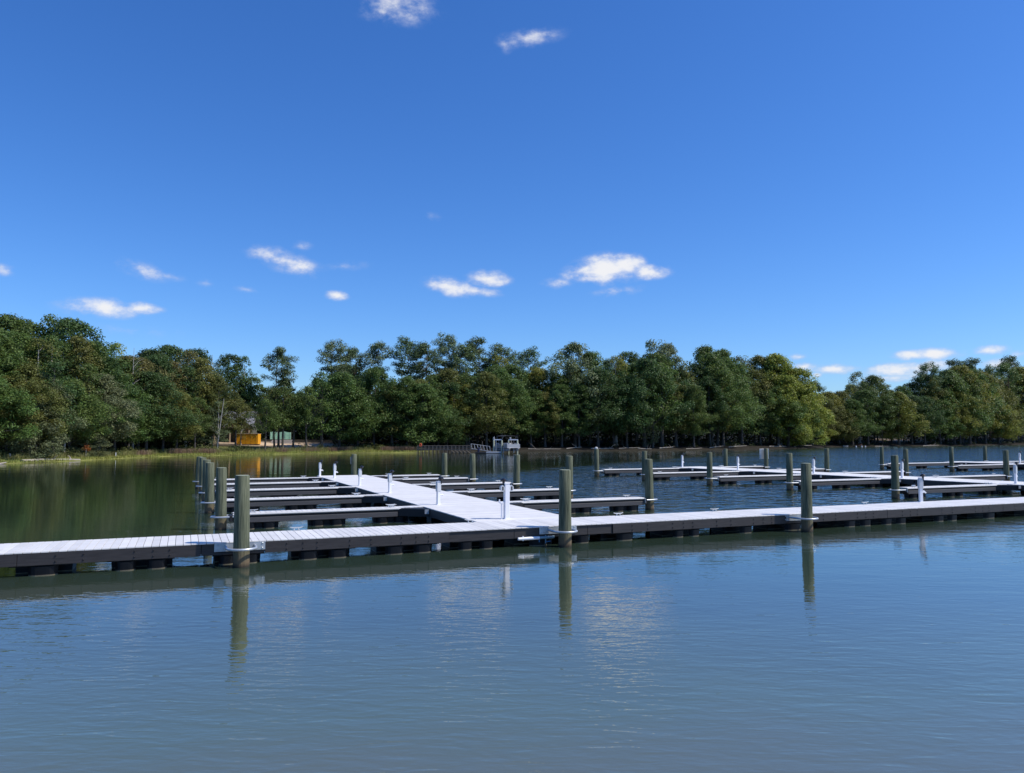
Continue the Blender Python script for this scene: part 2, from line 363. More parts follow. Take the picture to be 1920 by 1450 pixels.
def wnoise(scale, rot, stretch, detail=2.0, rough=.5, dist=0.0):
    mp = N(t, 'ShaderNodeMapping'); mp.inputs['Rotation'].default_value = (0, 0, R(rot)); mp.inputs['Scale'].default_value = (stretch, 1, 1)
    t.links.new(geo.outputs['Position'], mp.inputs[0])
    n = N(t, 'ShaderNodeTexNoise'); n.inputs['Scale'].default_value = scale; n.inputs['Detail'].default_value = detail; n.inputs['Roughness'].default_value = rough; n.inputs['Distortion'].default_value = dist
    t.links.new(mp.outputs[0], n.inputs[0]); return n.outputs['Fac']
def mul(a, k):
    m = N(t, 'ShaderNodeMath', operation='MULTIPLY'); t.links.new(a, m.inputs[0])
    if isinstance(k, (int, float)): m.inputs[1].default_value = k
    else: t.links.new(k, m.inputs[1])
    return m.outputs[0]
def add(a, c):
    m = N(t, 'ShaderNodeMath', operation='ADD'); t.links.new(a, m.inputs[0]); t.links.new(c, m.inputs[1]); return m.outputs[0]
def rng(a, a0, a1, b0, b1):
    m = N(t, 'ShaderNodeMapRange', interpolation_type='SMOOTHSTEP'); t.links.new(a, m.inputs[0])
    for i, q in enumerate((a0, a1, b0, b1)): m.inputs[i + 1].default_value = q
    return m.outputs[0]
swell = wnoise(.55, 20, .45, 2)
chop = wnoise(1.9, -28, .42, 3, .55, .4)
cross = wnoise(6.0, 48, .28, 2, .5, .5)
ruffle = wnoise(1.5, -12, .75, 2, .55, .3)
fine = wnoise(13.0, 42, .5, 2)
# breeze: calm water under the left bank and along the far shore, ruffled lanes between
lane = wnoise(.05, 6, .32, 3, .55)
yv = sx.outputs['Y']
la = N(t, 'ShaderNodeMath', operation='SUBTRACT'); t.links.new(lane, la.inputs[0]); la.inputs[1].default_value = .5
open_ = rng(add(add(sx.outputs['X'], mul(yv, .25)), mul(la.outputs[0], 30.0)), -7, 7, .25, 1.0)      # sheltered on the left
farc = rng(add(add(yv, mul(sx.outputs['X'], -1.9)), mul(la.outputs[0], 40.0)), 42, 72, 1.0, .16)     # and along the far bank
midband = rng(yv, 17, 30, .32, 1.5)
open_ = add(mul(open_, rng(yv, 16, 20, 0, 1)), rng(yv, 16, 20, .85, 0))
amp = mul(mul(open_, farc), mul(rng(lane, .35, .62, .5, 1.2), midband))
dist = rng(yv, 15, 95, 1.0, 6.0)          # longer waves farther out, where the small ones no longer resolve
hgt = add(add(mul(mul(swell, .026), dist), mul(mul(chop, .026), rng(amp, 0, 1.2, .55, 1.6))), add(mul(mul(cross, .015), rng(yv, 7, 16, 2.0, .55)), mul(mul(mul(fine, .0062), rng(yv, 7, 16, 2.2, 1.0)), rng(amp, .1, 1.0, .7, 1.6))))
hgt = mul(mul(hgt, rng(amp, 0, 1.6, .30, 1.0)), rng(yv, 6, 14, 1.0, .72))
hgt = add(hgt, mul(mul(ruffle, .095), mul(rng(yv, 22, 55, 1, 3.2), rng(mul(amp, rng(yv, 19, 27, 0, 1)), .25, 1.3, 0, 1))))
t.links.new(rng(mul(amp, rng(yv, 15, 60, 0, 1)), 0, 1.3, .025, .09), b.inputs['Roughness'])
bp = N(t, 'ShaderNodeBump'); bp.inputs['Strength'].default_value = 1.0; bp.inputs['Distance'].default_value = 1.0
t.links.new(hgt, bp.inputs['Height']); t.links.new(bp.outputs[0], b.inputs['Normal'])
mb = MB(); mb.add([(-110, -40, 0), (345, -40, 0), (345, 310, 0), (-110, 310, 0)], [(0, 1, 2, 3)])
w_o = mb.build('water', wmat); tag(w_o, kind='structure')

# ------------------------------------------------------------------ docks
D = .466                                   # deck top above the water
def boards(mb, x0, x1, y0, y1, zt, along='x', bw=.138, gap=.009, th=.026, rg=random.Random(3)):
    """deck boards laid across the x direction"""
    a, e = (x0, x1) if along == 'x' else (y0, y1)
    n = max(1, round((e - a) / (bw + gap))); st = (e - a) / n
    for i in range(n):
        p, q = a + i * st + gap / 2, a + (i + 1) * st - gap / 2; dz = rg.uniform(-.0015, .0015)
        if along == 'x': mb.bbox(p, q, y0, y1, zt - th + dz, zt + dz, .003)
        else: mb.bbox(x0, x1, p, q, zt - th + dz, zt + dz, .003)
def cleat(parent, x, y, rz=0.0):
    mb = MB(); M = Matrix.Translation((x, y, D)) @ Matrix.Rotation(rz, 4, 'Z')
    pts = [M @ Vector(p) for p in [(-.15, 0, .085), (-.09, 0, .070), (0, 0, .066), (.09, 0, .070), (.15, 0, .085)]]
    mb.tube(pts, [.008, .013, .015, .013, .008], 8)
    for s in (-.045, .045): mb.tube([M @ Vector((s * 1.3, 0, .003)), M @ Vector((s, 0, .062))], [.018, .012], 8)
    mb.box(-.09, .09, -.022, .022, .002, .010, M)
    return mb.build('cleat', M_GALV, parent, True)
def hoop(parent, cx, cy, z, dirx, diry, half=.27, reach=.27, plate=1.0):
    """U-shaped pipe round a pile centred at (cx,cy); (dirx,diry) points from the dock out to the pile"""
    root = MB(); nx_, ny_ = dirx, diry; tx, ty = -ny_, nx_
    pts = []
    back = .36
    P = lambda a, c: (cx + tx * a + nx_ * c, cy + ty * a + ny_ * c, z)
    pts.append(P(-half, -back)); pts.append(P(-half, -.02))
    for k in range(1, 12):
        q = math.pi * k / 12; pts.append(P(-half * math.cos(q), reach * math.sin(q)))
    pts += [P(half, -.02), P(half, -back)]
    root.tube(pts, .027, 10)
    h = root.build('pile_hoop', M_GALV, parent, True)
    pl = MB()
    M = Matrix(((tx, nx_, 0, cx), (ty, ny_, 0, cy), (0, 0, 1, 0), (0, 0, 0, 1)))
    pl.bbox(-plate / 2, plate / 2, -back - .012, -back + .004, z - .10, z + .075, .003, M)
    for a in (-plate / 2 + .07, plate / 2 - .07):
        for zz in (-.06, .04): pl.lathe([(.016, 0), (.016, .012), (.008, .018)], 8, M @ Matrix.Translation((a, -back + .004, z + zz)) @ Matrix.Rotation(R(-90), 4, 'X'))
    p = pl.build('guide_plate', M_GALV, h)
    return h
def float_tub(parent, x0, x1, y0, y1, lobes=2, end_face=-1):
    """black roto-moulded tub with proud lobes on its long sides"""
    mb = MB(); zt = .203
    def frus(a0, a1, b0, b1, z0, z1, ta, tb):
        vs = [(a0+ta, b0+tb, z0), (a1-ta, b0+tb, z0), (a1-ta, b1-tb, z0), (a0+ta, b1-tb, z0), (a0, b0, z1), (a1, b0, z1), (a1, b1, z1), (a0, b1, z1)]
        mb.add(vs, [(0,3,2,1),(4,5,6,7),(0,1,5,4),(1,2,6,5),(2,3,7,6),(3,0,4,7)])
    frus(x0 + .02, x1 - .02, y0 + min(.45, (y1 - y0) * .3), y1 - min(.45, (y1 - y0) * .3), -.3, zt - .02, .03, .03)
    mb.bbox(x0 - .02, x1 + .02, y0 + .03, y1 - .03, zt - .022, zt, .006)
    w = (x1 - x0)
    if lobes == 1: spans = [(x0 + w * .28, x1 - w * .22)]
    else: spans = [(x0 + w * .10, x0 + w * .42), (x0 + w * .58, x0 + w * .90)]
    for a, c in spans:
        for s in (0, 1):
            n = 8; top, bot = [], []
            for k in range(n + 1):
                q = k / n; bulge = .10 * (1 - abs(2 * q - 1) ** 4)
                yb = (y0 + .10 - bulge) if s == 0 else (y1 - .10 + bulge); sg = 1 if s == 0 else -1
                top.append((a + (c - a) * q, yb, zt - .026)); bot.append((a + .03 + (c - a - .06) * q, yb + sg * .035, -.3))
            o = [(*p,) for p in top + bot]
            mb.add(o, [((k, k+1, n+2+k, n+1+k) if s == 1 else (k+1, k, n+1+k, n+2+k)) for k in range(n)] + [list(range(n+1)) if s == 0 else list(range(n+1))[::-1]])
    return mb.build('float', M_FLOAT, parent, False)

# the long walkway across the foreground
MV0, MV1 = 17.15, 18.72
main = empty('main_dock', (0, 0, 0), ANG)
tag(main, 'long white decked floating walkway with dark bolted fascia crossing the foreground', 'floating dock')
mb = MB(); boards(mb, -16, 44, MV0, MV1, D); mb.build('deck', M_DECK, main)
mb = MB(); mb.box(-16, 44, MV0 + .05, MV1 - .05, .24, D - .028); mb.build('frame', M_BLACK, main)
joints = [-15.9, -8.6, -2.85, .37, 1.62, 5.7, 7.35, 9.35, 10.06, 15.70, 16.45, 19.6, 24.8, 30.6, 37, 43.9]
for a, c in zip(joints[:-1], joints[1:]):
    recess = c - a < 2.4 and a > 0 and c < 16.6 and (a, c) != (16.45, 19.6)
    for side in (0, 1):
        mb = MB(); off = .028 if recess and side == 0 else 0
        y0, y1 = (MV0 + .004 + off, MV0 + .046 + (.003 if off else 0)) if side == 0 else (MV1 - .046, MV1 - .004)
        mb.bbox(a + .004, c - .004, y0, y1, .205, D - .03, .004)
        if side == 0 and not recess:
            L = c - a; grp = max(1, round(L / 1.55)); mb.cur = 1
            for k in range(grp):
                x = a + .16 + (L - .32) * (k + .5) / grp
                for dx in ((-.34, 0, .30) if (k + int(a)) % 2 else (-.25, .22)):
                    for zz in (.265, .375):
                        mb.lathe([(.015, 0), (.015, .010), (.007, .020)], 8, Matrix.Translation((x + dx, y0, zz)) @ Matrix.Rotation(R(90), 4, 'X'))
        mb.build('fascia', [M_FASCIA, M_BOLT], main)
for (a, c, l) in [(-14.2, -13.1, 2), (-11.7, -10.5, 2), (-9.2, -8, 2), (-6.2, -5, 2), (-2.97, -1.95, 1), (-1.32, -.14, 2), (.61, 1.60, 2), (2.19, 3.52, 2), (4.08, 5.46, 2), (5.85, 6.95, 2), (7.5, 8.5, 1), (8.85, 9.6, 1), (9.95, 10.95, 1), (11.84, 12.9, 2), (13.9, 14.75, 1), (15.4, 16.6, 1),
                  (17.85, 19.15, 2), (19.35, 20.6, 2), (21.6, 22.85, 2), (23.7, 24.75, 1), (26, 27.3, 2), (28.4, 29.7, 2), (31, 32.3, 2), (34, 35.3, 2), (37, 38.3, 2), (40, 41.3, 2)]:
    float_tub(main, a, c, MV0 + .02, MV1 - .02, l)
PV = 16.80
for u in (1.13, 8.52, 16.10): hoop(main, u, PV, .375, 0, -1, .285, .29, 1.02)
for u, v in [(2.45, MV1 - .1), (6.75, MV1 - .1), (11.1, MV1 - .1), (14.35, MV1 - .1), (20.3, MV1 - .1), (-4.5, MV1 - .1), (28.5, MV1 - .1)]: cleat(main, u, v, 0)
mb = MB()
mb.tube([(7.42, 17.11, .20), (7.72, 17.11, .20), (7.98, 17.11, .20)], [.035, .04, .04], 10)
mb.tube([(7.55, 17.11, .15), (7.55, 17.11, .26)], .02, 8)
mb.cur = 1; mb.tube([(7.99, 17.11, .20), (8.38, 17.11, .205)], .033, 10); mb.tube([(8.15, 17.11, .26), (8.15, 17.11, .06)], .014, 8)
mb.cur = 2; mb.tube([(7.97, 17.09, .10), (7.97, 17.09, .22)], .012, 8); mb.tube([(8.15, 17.09, .10), (8.28, 17.09, .11)], .01, 6)
mb.build('water_pipe', [M_WHITE, M_BLUEPIPE, M_BLUE], main, True)

def walkway(name, label, u0, u1, v0, v1, skew, group, floats=True):
    """a walkway at right angles to the main dock; skew = du/dv"""
    rz = ANG + math.atan(-skew)
    e = empty(name, uv(u0, v0), rz); tag(e, label, 'floating dock', group)
    w, L = u1 - u0, math.hypot(v1 - v0, (v1 - v0) * skew)
    mb = MB(); boards(mb, 0, w, .01, L, D, 'y'); mb.build('deck', M_DECK, e)
    mb = MB(); mb.box(.05, w - .05, .04, L - .05, .24, D - .028); mb.build('frame', M_BLACK, e)
    for s in (0, 1):
        x0, x1 = (.004, .046) if s == 0 else (w - .046, w - .004)
        for k in range(int(L // 5) + 1):
            a, c = k * 5 + .05, min(L, (k + 1) * 5)
            if c - a < .3: continue
            mb = MB(); mb.bbox(x0, x1, a, c - .006, .205, D - .03, .004); mb.build('fascia', M_FASCIA, e)
    mb = MB(); mb.bbox(.05, w - .05, L - .046, L - .004, .205, D - .03, .004); mb.build('fascia', M_FASCIA, e)
    y = 1.2
    while y < L - 1.4:
        M_ = MB()
        f = float_tub(e, .05, w - .05, y, y + 1.3, 2); y += 2.6
    return e
walkway('finger_walkway', 'wide white walkway leaving the main dock beside the tall white power post', 6.97, 9.75, MV1, 44.5, -.002, 'cross walkways')
walkway('finger_walkway', 'white walkway at right running out behind the third front pile, wide and bare', 35.75, 38.4, MV1, 47.4, -.10, 'cross walkways')
walkway('finger_walkway', 'farthest white walkway at the right edge, near the far shore pilings', 64.4, 67.1, 30, 48.3, -.12, 'cross walkways')

def finger(u_out, u_root, v, label, group, pile_du, wid=.52, floats=3):
    """narrow finger pier; outer end at u_out, root on the walkway at u_root"""
    L = abs(u_root - u_out); s = 1 if u_root > u_out else -1
    e = empty('finger_pier', uv(u_out, v), ANG if s == 1 else ANG + math.pi)
    tag(e, label, 'finger pier', group)
    hw = wid / 2
    mb = MB(); boards(mb, .02, L - .02, -hw + .05, hw - .05, D, 'x'); mb.build('deck', M_DECK, e)
    for sg in (-1, 1):
        mb = MB(); y = sg * (hw - .035)
        mb.tube([(.0, y, D - .040), (L * .5, y, D - .040), (L - .75, y, D - .040)], .028, 10); mb.build('bumper', M_TRIM, e, True)
    mb = MB(); mb.box(.01, L - .03, -hw + .07, hw - .07, .21, D - .030); mb.build('frame', M_BLACK, e)
    for sg in (-1, 1):
        mb = MB(); y0, y1 = sorted((sg * (hw - .068), sg * (hw - .015)))
        mb.bbox(.04, L - .85, y0, y1, .195, .335, .005)
        mb.build('waler', M_PLANK, e)
    mb = MB()                                   # flared knees where the finger meets the walkway
    for sg in (-1, 1):
        y = sg * (hw - .05); y2 = sg * (hw + .55)
        poly = [(L - .85, y), (L - .02, y), (L - .02, y2)]
        if sg == -1: poly = poly[::-1]
        mb.prism(poly, .206, D - .034)
    mb.build('knee_brace', M_BLACK, e)
    mb = MB()
    for sg in (-1, 1): mb.prism([(L - .16, sg * (hw + .58)), (L - .03, sg * (hw + .58) - .02), (L - .03, sg * (hw + .58) + .02)], D - .17, D - .035)
    mb.build('bracket', M_GALV, e)
    n = floats; 
    for k in range(n):
        x = .15 + (L - 1.75) * k / max(1, n - 1)
        float_tub(e, x, x + 1.15, -hw + .02, hw - .02, 2)
    cleat(e, .55, -hw + .17); cleat(e, L - 1.0, hw - .17); cleat(e, L - 1.0, -hw + .17)
    hoop(e, -pile_du, 0, .37, -1, 0, .25, .27, .62)
    mb = MB(); mb.bbox(-.09, .0, -.28, .28, .24, D - .06, .01); mb.build('end_bracket', M_BLACK, e)
    return e
ordn = ['nearest', 'second', 'third', 'fourth', 'farthest']
G1 = 'finger piers of the left walkway'; G2 = 'finger piers of the right walkway'
P = {}   # piles: key -> (u, v, top)
Lf = [(1.32, 23.7, 1.02, 23.7, 1.73), (1.25, 29.0, .86, 28.95, 1.71), (1.22, 34.15, .87, 34.0, 1.67), (1.18, 38.75, .83, 38.5, 1.65), (1.12, 42.95, .72, 42.7, 1.60)]
for i, (uo, v, pu, pv, h) in enumerate(Lf):
    finger(uo, 6.97, v, f'white finger pier left of the main walkway, {ordn[i]} of its five', G1, uo - pu); P['L%d' % i] = (pu, v, h)
Rf = [(15.35, 24.15, 15.72, 24.15, 1.80), (14.85, 29.55, 15.2, 29.6, 1.80), (14.62, 34.75, 14.98, 34.9, 1.74), (14.15, 39.6, 14.5, 39.75, 1.70), (13.75, 44.0, 14.12, 44.5, 1.67)]
for i, (uo, v, pu, pv, h) in enumerate(Rf):
    if i == 4: v = 43.4
    finger(uo, 9.75, v, f'white finger pier right of the main walkway, {ordn[i]} of its five', G1, pu - uo); P['R%d' % i] = (pu, v, h)
L2 = [(28.72, 24.3, 28.28, 1.82), (28.32, 30.2, 27.9, 1.80), (27.3, 35.15, 26.8, 1.77), (26.35, 40.25, 25.86, 1.76), (26.2, 45.95, 25.74, 1.81)]
for i, (uo, v, pu, h) in enumerate(L2):
    ur = 35.75 - .10 * (v - MV1)
    finger(uo, ur, v, f'white finger pier reaching left from the right-hand walkway, {ordn[i]} of its five', G2, uo - pu); P['2L%d' % i] = (pu, v, h)
R2 = [(43.65, 30.2, 44.08, 1.85), (42.45, 36.0, 42.9, 1.84), (40.98, 41.2, 41.42, 1.82), (40.35, 46.6, 40.8, 1.75)]
for i, (uo, v, pu, h) in enumerate(R2):
    ur = 38.4 - .10 * (v - MV1)
    finger(uo, ur, v, f'white finger pier beyond the right-hand walkway, {["nearest", "second", "third", "farthest"][i]} of four', G2, pu - uo); P['2R%d' % i] = (pu, v, h)
for i, (uo, v, pu, h, ur) in enumerate([(55.3, 41.9, 54.86, 1.86, 62.95), (53.7, 47.0, 53.25, 1.81, 62.3)]):
    finger(uo, ur, v, ['white finger pier of the farthest dock, the nearer of two', 'white finger pier of the farthest dock, the outer one by the far water'][i], 'finger piers of the farthest dock', uo - pu); P['3L%d' % i] = (pu, v, h)
finger(71.2, 65.0, 47.0, 'white finger pier beyond the farthest walkway at the right edge', 'finger piers of the farthest dock', .45); P['3R0'] = (71.65, 47.0, 1.82)
P['A'] = (1.13, PV, 1.82); P['B'] = (8.52, PV, 1.81); P['C'] = (16.10, PV, 1.87)
P['E1'] = (9.08, 44.85, 1.62); P['E2'] = (38.05, 47.95, 1.72); P['E3'] = (68.5, 48.9, 1.80)
PL = {'A': 'thick weathered pile in front of the main dock, leftmost of the front three', 'B': 'dark sided pile in front of the main dock at the walkway junction', 'C': 'thick pile in front of the main dock, rightmost of the front three',
      'E1': 'pale pile behind the far end of the left walkway, small plate on its side', 'E2': 'pile at the far end of the right walkway, thin plate on its left', 'E3': 'short looking pile at the end of the farthest walkway'}
for i in range(5):
    PL['L%d' % i] = f'mooring pile at the outer end of the {ordn[i]} left-hand finger, left walkway'
    PL['R%d' % i] = f'mooring pile at the outer end of the {ordn[i]} right-hand finger, left walkway'
    PL['2L%d' % i] = f'mooring pile at the tip of the {ordn[i]} left-reaching finger, right walkway'
PL['2L4'] = 'mooring pile with a pale cap at the tip of the farthest left-reaching finger, right walkway'
for i, q in enumerate(['nearest', 'second', 'third', 'farthest']): PL['2R%d' % i] = f'mooring pile behind the right walkway, at the tip of its {q} outer finger'
PL['2R3'] = 'mooring pile carrying a square plate sign behind the right walkway'
PL['3L0'] = 'mooring pile at the tip of the farthest dock’s nearer finger'.replace('’', "'"); PL['3L1'] = "mooring pile at the tip of the farthest dock's outer finger"; PL['3R0'] = 'dark mooring pile far out at the right edge beyond the farthest walkway'
for k, (u, v, h) in P.items():
    h += .036
    mb = MB(); n = 26; rings = 9; rr = random.Random(hash(k) % 999 if False else sum(map(ord, k)) * 7)
    lob = [rr.uniform(-.004, .004) for _ in range(n)]; r0 = rr.uniform(.158, .168); lx, ly = rr.uniform(-.022, .022), rr.uniform(-.015, .015)
    vs, fs = [], []
    zs = [-2.4, -.6, -.1, .1, .35, .7, 1.1, h - .02, h]
    for j, z in enumerate(zs):
        r = r0 - .010 * z - (.012 if j == rings - 1 else 0)
        for q in range(n):
            a = 2 * math.pi * q / n; vs.append(((r + lob[q]) * math.cos(a) + lx * z, (r + lob[q]) * math.sin(a) + ly * z, z))
    for j in range(rings - 1):
        for q in range(n): fs.append((j*n+q, j*n+(q+1) % n, (j+1)*n+(q+1) % n, (j+1)*n+q))
    mb.add(vs, fs); mb.cur = 1; mb.f.append([(rings-1)*n+q for q in range(n)]); mb.mi.append(1)
    o = mb.build('mooring_pile', [M_PILE, M_PILETOP], None, True); o.location = uv(u, v); o.rotation_euler.z = rr.uniform(0, 6)
    tag(o, PL[k], 'pile', 'wooden mooring piles')
# plates on piles
def plate(key, du, dv, w, h, z, label, facing):
    u, v, _ = P[key]; mb = MB(); M = Matrix.Rotation(facing, 4, 'Z'); mb.bbox(-w / 2, w / 2, -.012, .012, 0, h, .01, M)
    o = mb.build('plate_sign', M_GALV); p = uv(u, v, z); o.location = (p.x + du, p.y + dv, z); tag(o, label, 'sign')
plate('2R3', -.08, .20, .72, .78, .97, 'square grey plate sign fixed behind a far pile, seen from its back', R(6))
plate('E2', -.17, .0, .10, .42, 1.22, 'narrow grey plate seen edge-on on the right walkway end pile', R(70))
plate('E1', -.165, -.02, .10, .42, 1.08, 'narrow pale plate seen edge-on on the left walkway end pile', R(70))
mb = MB(); mb.lathe([(.10, 0), (.11, .03), (.10, .09), (.05, .13)], 14)
o = mb.build('pile_cap', M_TRIM, None, True); p = uv(*P['2L4'][:2]); o.location = (p.x - .03, p.y - .02, P['2L4'][2] + .038); tag(o, 'small pale rounded cap sitting on a far mooring pile', 'pile cap')

# power pedestals
def pedestal(u, v, rz, label, big=False, h=.9):
    e = empty('power_pedestal', uv(u, v, D), ANG + rz); tag(e, label, 'pedestal', 'white power pedestals on the docks')
    w = .066 if big else .05
    mb = MB(); mb.bbox(-w, w, -w, w, 0, h, .008); mb.bbox(-w - .03, w + .03, -w - .03, w + .03, .0, .015, .004); mb.bbox(-w - .01, w + .01, -w - .01, w + .01, h, h + .018, .005); mb.build('post', M_WHITE, e)
    mb = MB(); mb.lathe([(.03, h + .018), (.04, h + .06), (.085, h + .075), (.09, h + .10), (.055, h + .135), (.02, h + .15)], 14, Matrix.Translation((-.07, .04, 0)))
    mb.tube([(-.07, .04, h - .08), (-.07, .04, h + .03)], .03, 10); mb.build('lamp', M_LAMP, e, True)
    for s in ((-1, 1) if big else ()):
        mb = MB(); c = s * (w + .062); zz = h - .12
        poly = []
        for k in range(6):
            q = math.pi / 6 + k * math.pi / 3; poly.append((.062 * math.cos(q), .085 * math.sin(q)))
        M = Matrix.Translation((c, 0, zz)) @ Matrix.Rotation(R(90), 4, 'X')
        vs = [M @ Vector((x, y, -.055)) for x, y in poly] + [M @ Vector((x, y, .055)) for x, y in poly]
        mb.add(vs, [list(range(6))[::-1], [i + 6 for i in range(6)]] + [(i, (i+1) % 6, (i+1) % 6 + 6, i + 6) for i in range(6)])
        mb.cur = 1; mb.box(c - .02, c + .02, -.060, -.056, zz - .05, zz + .05)
        mb.build('outlet_box', [M_CLEAR, M_FASCIA], e)
    if not big:
        mb = MB(); mb.bbox(-w - .022, w + .022, -w - .012, w + .012, h * .56, h - .03, .01); mb.cur = 1; mb.box(-.03, .03, -w - .016, -w - .0125, h * .66, h * .88); mb.build('outlet_box', [M_CLEAR, M_FASCIA], e)
        mb = MB(); mb.tube([(-w - .001, 0, h * .42), (-w - .10, 0, h * .42), (-w - .13, 0, h * .38)], .024, 8); mb.tube([(-w - .06, 0, h * .42), (-w - .06, 0, h * .50)], .018, 8); mb.build('water_tap', M_WHITE, e, True)
        return e
    mb = MB(); mb.tube([(-w - .075, .0, 0), (-w - .075, .0, h * .44)], .022, 8); mb.bbox(-w - .13, -w, -.035, .035, h * .44, h * .50, .01); mb.tube([(-w - .14, 0, h * .46), (-w - .14, 0, h * .56)], .02, 8)
    mb.build('water_tap', M_WHITE, e, True)
    return e
pedestal(7.95, 19.1, 0, 'tall white power post standing at the junction of main dock and left walkway', True, .93)
pedestal(22.75, 18.55, R(160), 'white power post alone on the main dock at right', False, .80)
for i, (u, v) in enumerate([(7.6, 24.0), (7.45, 29.8), (7.3, 34.7), (7.4, 41.6), (7.06, 44.3)]):
    pedestal(u, v, R(190), 'white power pedestal on the left walkway, ' + ['nearest the main dock after the tall post', 'second beyond the tall post', 'third beyond the tall post, before the pale pile', 'fourth beyond the tall post', 'farthest from the main dock'][i], h=.74)
for i, (u, v) in enumerate([(35.95, 24.2), (35.45, 30.0), (34.85, 35.7), (34.2, 41.8), (33.5, 47.1)]):
    pedestal(u, v, R(190), 'white power pedestal on the right walkway, ' + ['nearest and at the right edge', 'second, partly behind a pile', 'third, behind the front pile', 'fourth and freestanding', 'farthest and freestanding'][i], h=.85)
for i, (u, v) in enumerate([(64.2, 42.8), (62.7, 48.0)]):
    pedestal(u, v, R(190), ['white power pedestal on the farthest walkway at the right edge', 'white power pedestal at the tip of the farthest walkway'][i], h=.85)
#NEXT
# ------------------------------------------------------------------ trees
SHY = [(-60, 68), (0, 75.7), (100, 82), (200, 92), (300, 105), (400, 111), (500, 118), (640, 129), (780, 130), (840, 135), (900, 140), (1000, 145), (1150, 150.5), (1300, 157), (1500, 181), (1521, 199), (1600, 210), (1800, 236), (1919, 269), (1990, 290)]
SKYL = [(-60, 585), (0, 590), (40, 600), (85, 592), (130, 598), (160, 618), (185, 640), (215, 645), (250, 655), (290, 652), (320, 648), (345, 660), (370, 655), (395, 690), (420, 664), (452, 668), (472, 700), (492, 688), (520, 656), (548, 684), (572, 692), (600, 664), (625, 643), (660, 656), (680, 666), (705, 645), (735, 664), (762, 638), (795, 646), (835, 634), (865, 648), (895, 639), (940, 650), (990, 658), (1012, 690), (1032, 684), (1080, 644), (1118, 660), (1140, 680), (1180, 662), (1225, 640), (1252, 645), (1285, 674), (1325, 650), (1352, 655), (1385, 670), (1420, 668), (1455, 665), (1490, 688), (1506, 708), (1540, 713), (1580, 716), (1612, 698), (1640, 704), (1680, 714), (1705, 706), (1745, 685), (1790, 679), (1830, 677), (1870, 692), (1900, 673), (1990, 668)]
def interp(tab, x): return float(np.interp(x, [a for a, _ in tab], [c for _, c in tab]))

def quads(C, Nn, Ln, Sx, Sy, rng_):
    """leaf faces: centres C, normals Nn, long axes Ln, half sizes Sx, Sy -> verts, faces"""
    Nn = Nn / np.linalg.norm(Nn, axis=1, keepdims=True)
    T = Ln - (Ln * Nn).sum(1, keepdims=True) * Nn; T /= np.linalg.norm(T, axis=1, keepdims=True) + 1e-9
    B = np.cross(Nn, T); n = len(C)
    j = rng_.uniform(.7, 1.3, (n, 4, 1))
    fold = (rng_.uniform(-.25, .25, (n, 1)) * Sx[:, None]) * Nn
    V = np.stack([C - T * Sy[:, None] * j[:, 0], C + B * Sx[:, None] * j[:, 1] + fold, C + T * Sy[:, None] * j[:, 2], C - B * Sx[:, None] * j[:, 3] + fold], 1).reshape(-1, 3)
    return V
def quad_mesh(name, V, material):
    n = len(V) // 4; me = bpy.data.meshes.new(name)
    me.vertices.add(len(V)); me.vertices.foreach_set('co', V.astype(np.float32).ravel())
    me.loops.add(4 * n); me.loops.foreach_set('vertex_index', np.arange(4 * n, dtype=np.int32))
    me.polygons.add(n); me.polygons.foreach_set('loop_start', np.arange(0, 4 * n, 4, dtype=np.int32)); me.polygons.foreach_set('loop_total', np.full(n, 4, np.int32))
    me.materials.append(material); me.update(calc_edges=True); return me
def sph(rng_, n):
    v = rng_.normal(size=(n, 3)); return v / np.linalg.norm(v, axis=1, keepdims=True)
def g_norm(rng_, n): return rng_.normal(size=(n, 3))
def clump_leaves(rng_, centers, radii, per, flat=.6, size=(.16, .30), droop=0.0):
    Cs, Ns, Ls, S1, S2 = [], [], [], [], []
    for c, r in zip(centers, radii):
        n = int(per * (r / 1.2) ** 2) + 6
        d = sph(rng_, n); rad = r * rng_.uniform(.35, 1.0, (n, 1)) ** .6
        p = d * rad * np.array([1, 1, min(1.0, flat * 1.2)]) + g_norm(rng_, n) * r * .13; p[:, 2] -= droop * (p[:, 0] ** 2 + p[:, 1] ** 2) / max(r, .1)
        Cs.append(c + p)
        nn = d * .7 + np.array([0, 0, .75]) + rng_.normal(size=(n, 3)) * .45; Ns.append(nn)
        Ls.append(d + rng_.normal(size=(n, 3)) * .5 - np.array([0, 0, .35]))
        s = rng_.uniform(*size, n); S1.append(s * .62); S2.append(s)
    return quads(np.concatenate(Cs), np.concatenate(Ns), np.concatenate(Ls), np.concatenate(S1), np.concatenate(S2), rng_)
def trunk_mesh(name, H, r, limbs, material, bend=.4, rr=random.Random(1)):
    mb = MB(); pts, rad = [], []
    bx, by = rr.uniform(-bend, bend), rr.uniform(-bend, bend)
    ax = lambda z: Vector((bx * math.sin(z / H * 2.2), by * math.sin(z / H * 2.6), z))
    for k in range(9):
        z = -.4 + (H + .4) * k / 8; pts.append(ax(max(0, z)) + Vector((0, 0, z - max(0, z)))); rad.append(r * (1.45 if k == 0 else 1.0) * (1 - .86 * k / 8))
    mb.tube(pts, rad, 8)
    for (z0, tip) in limbs:
        a = ax(z0); tip = Vector(tip); mid = a.lerp(tip, .5) + Vector((0, 0, .12 * (tip - a).length))
        r0 = r * (1 - .8 * z0 / H) * .5; mb.tube([a, mid, tip], [r0, r0 * .6, r0 * .2], 5)
    return mb.mesh(name, material, True), ax

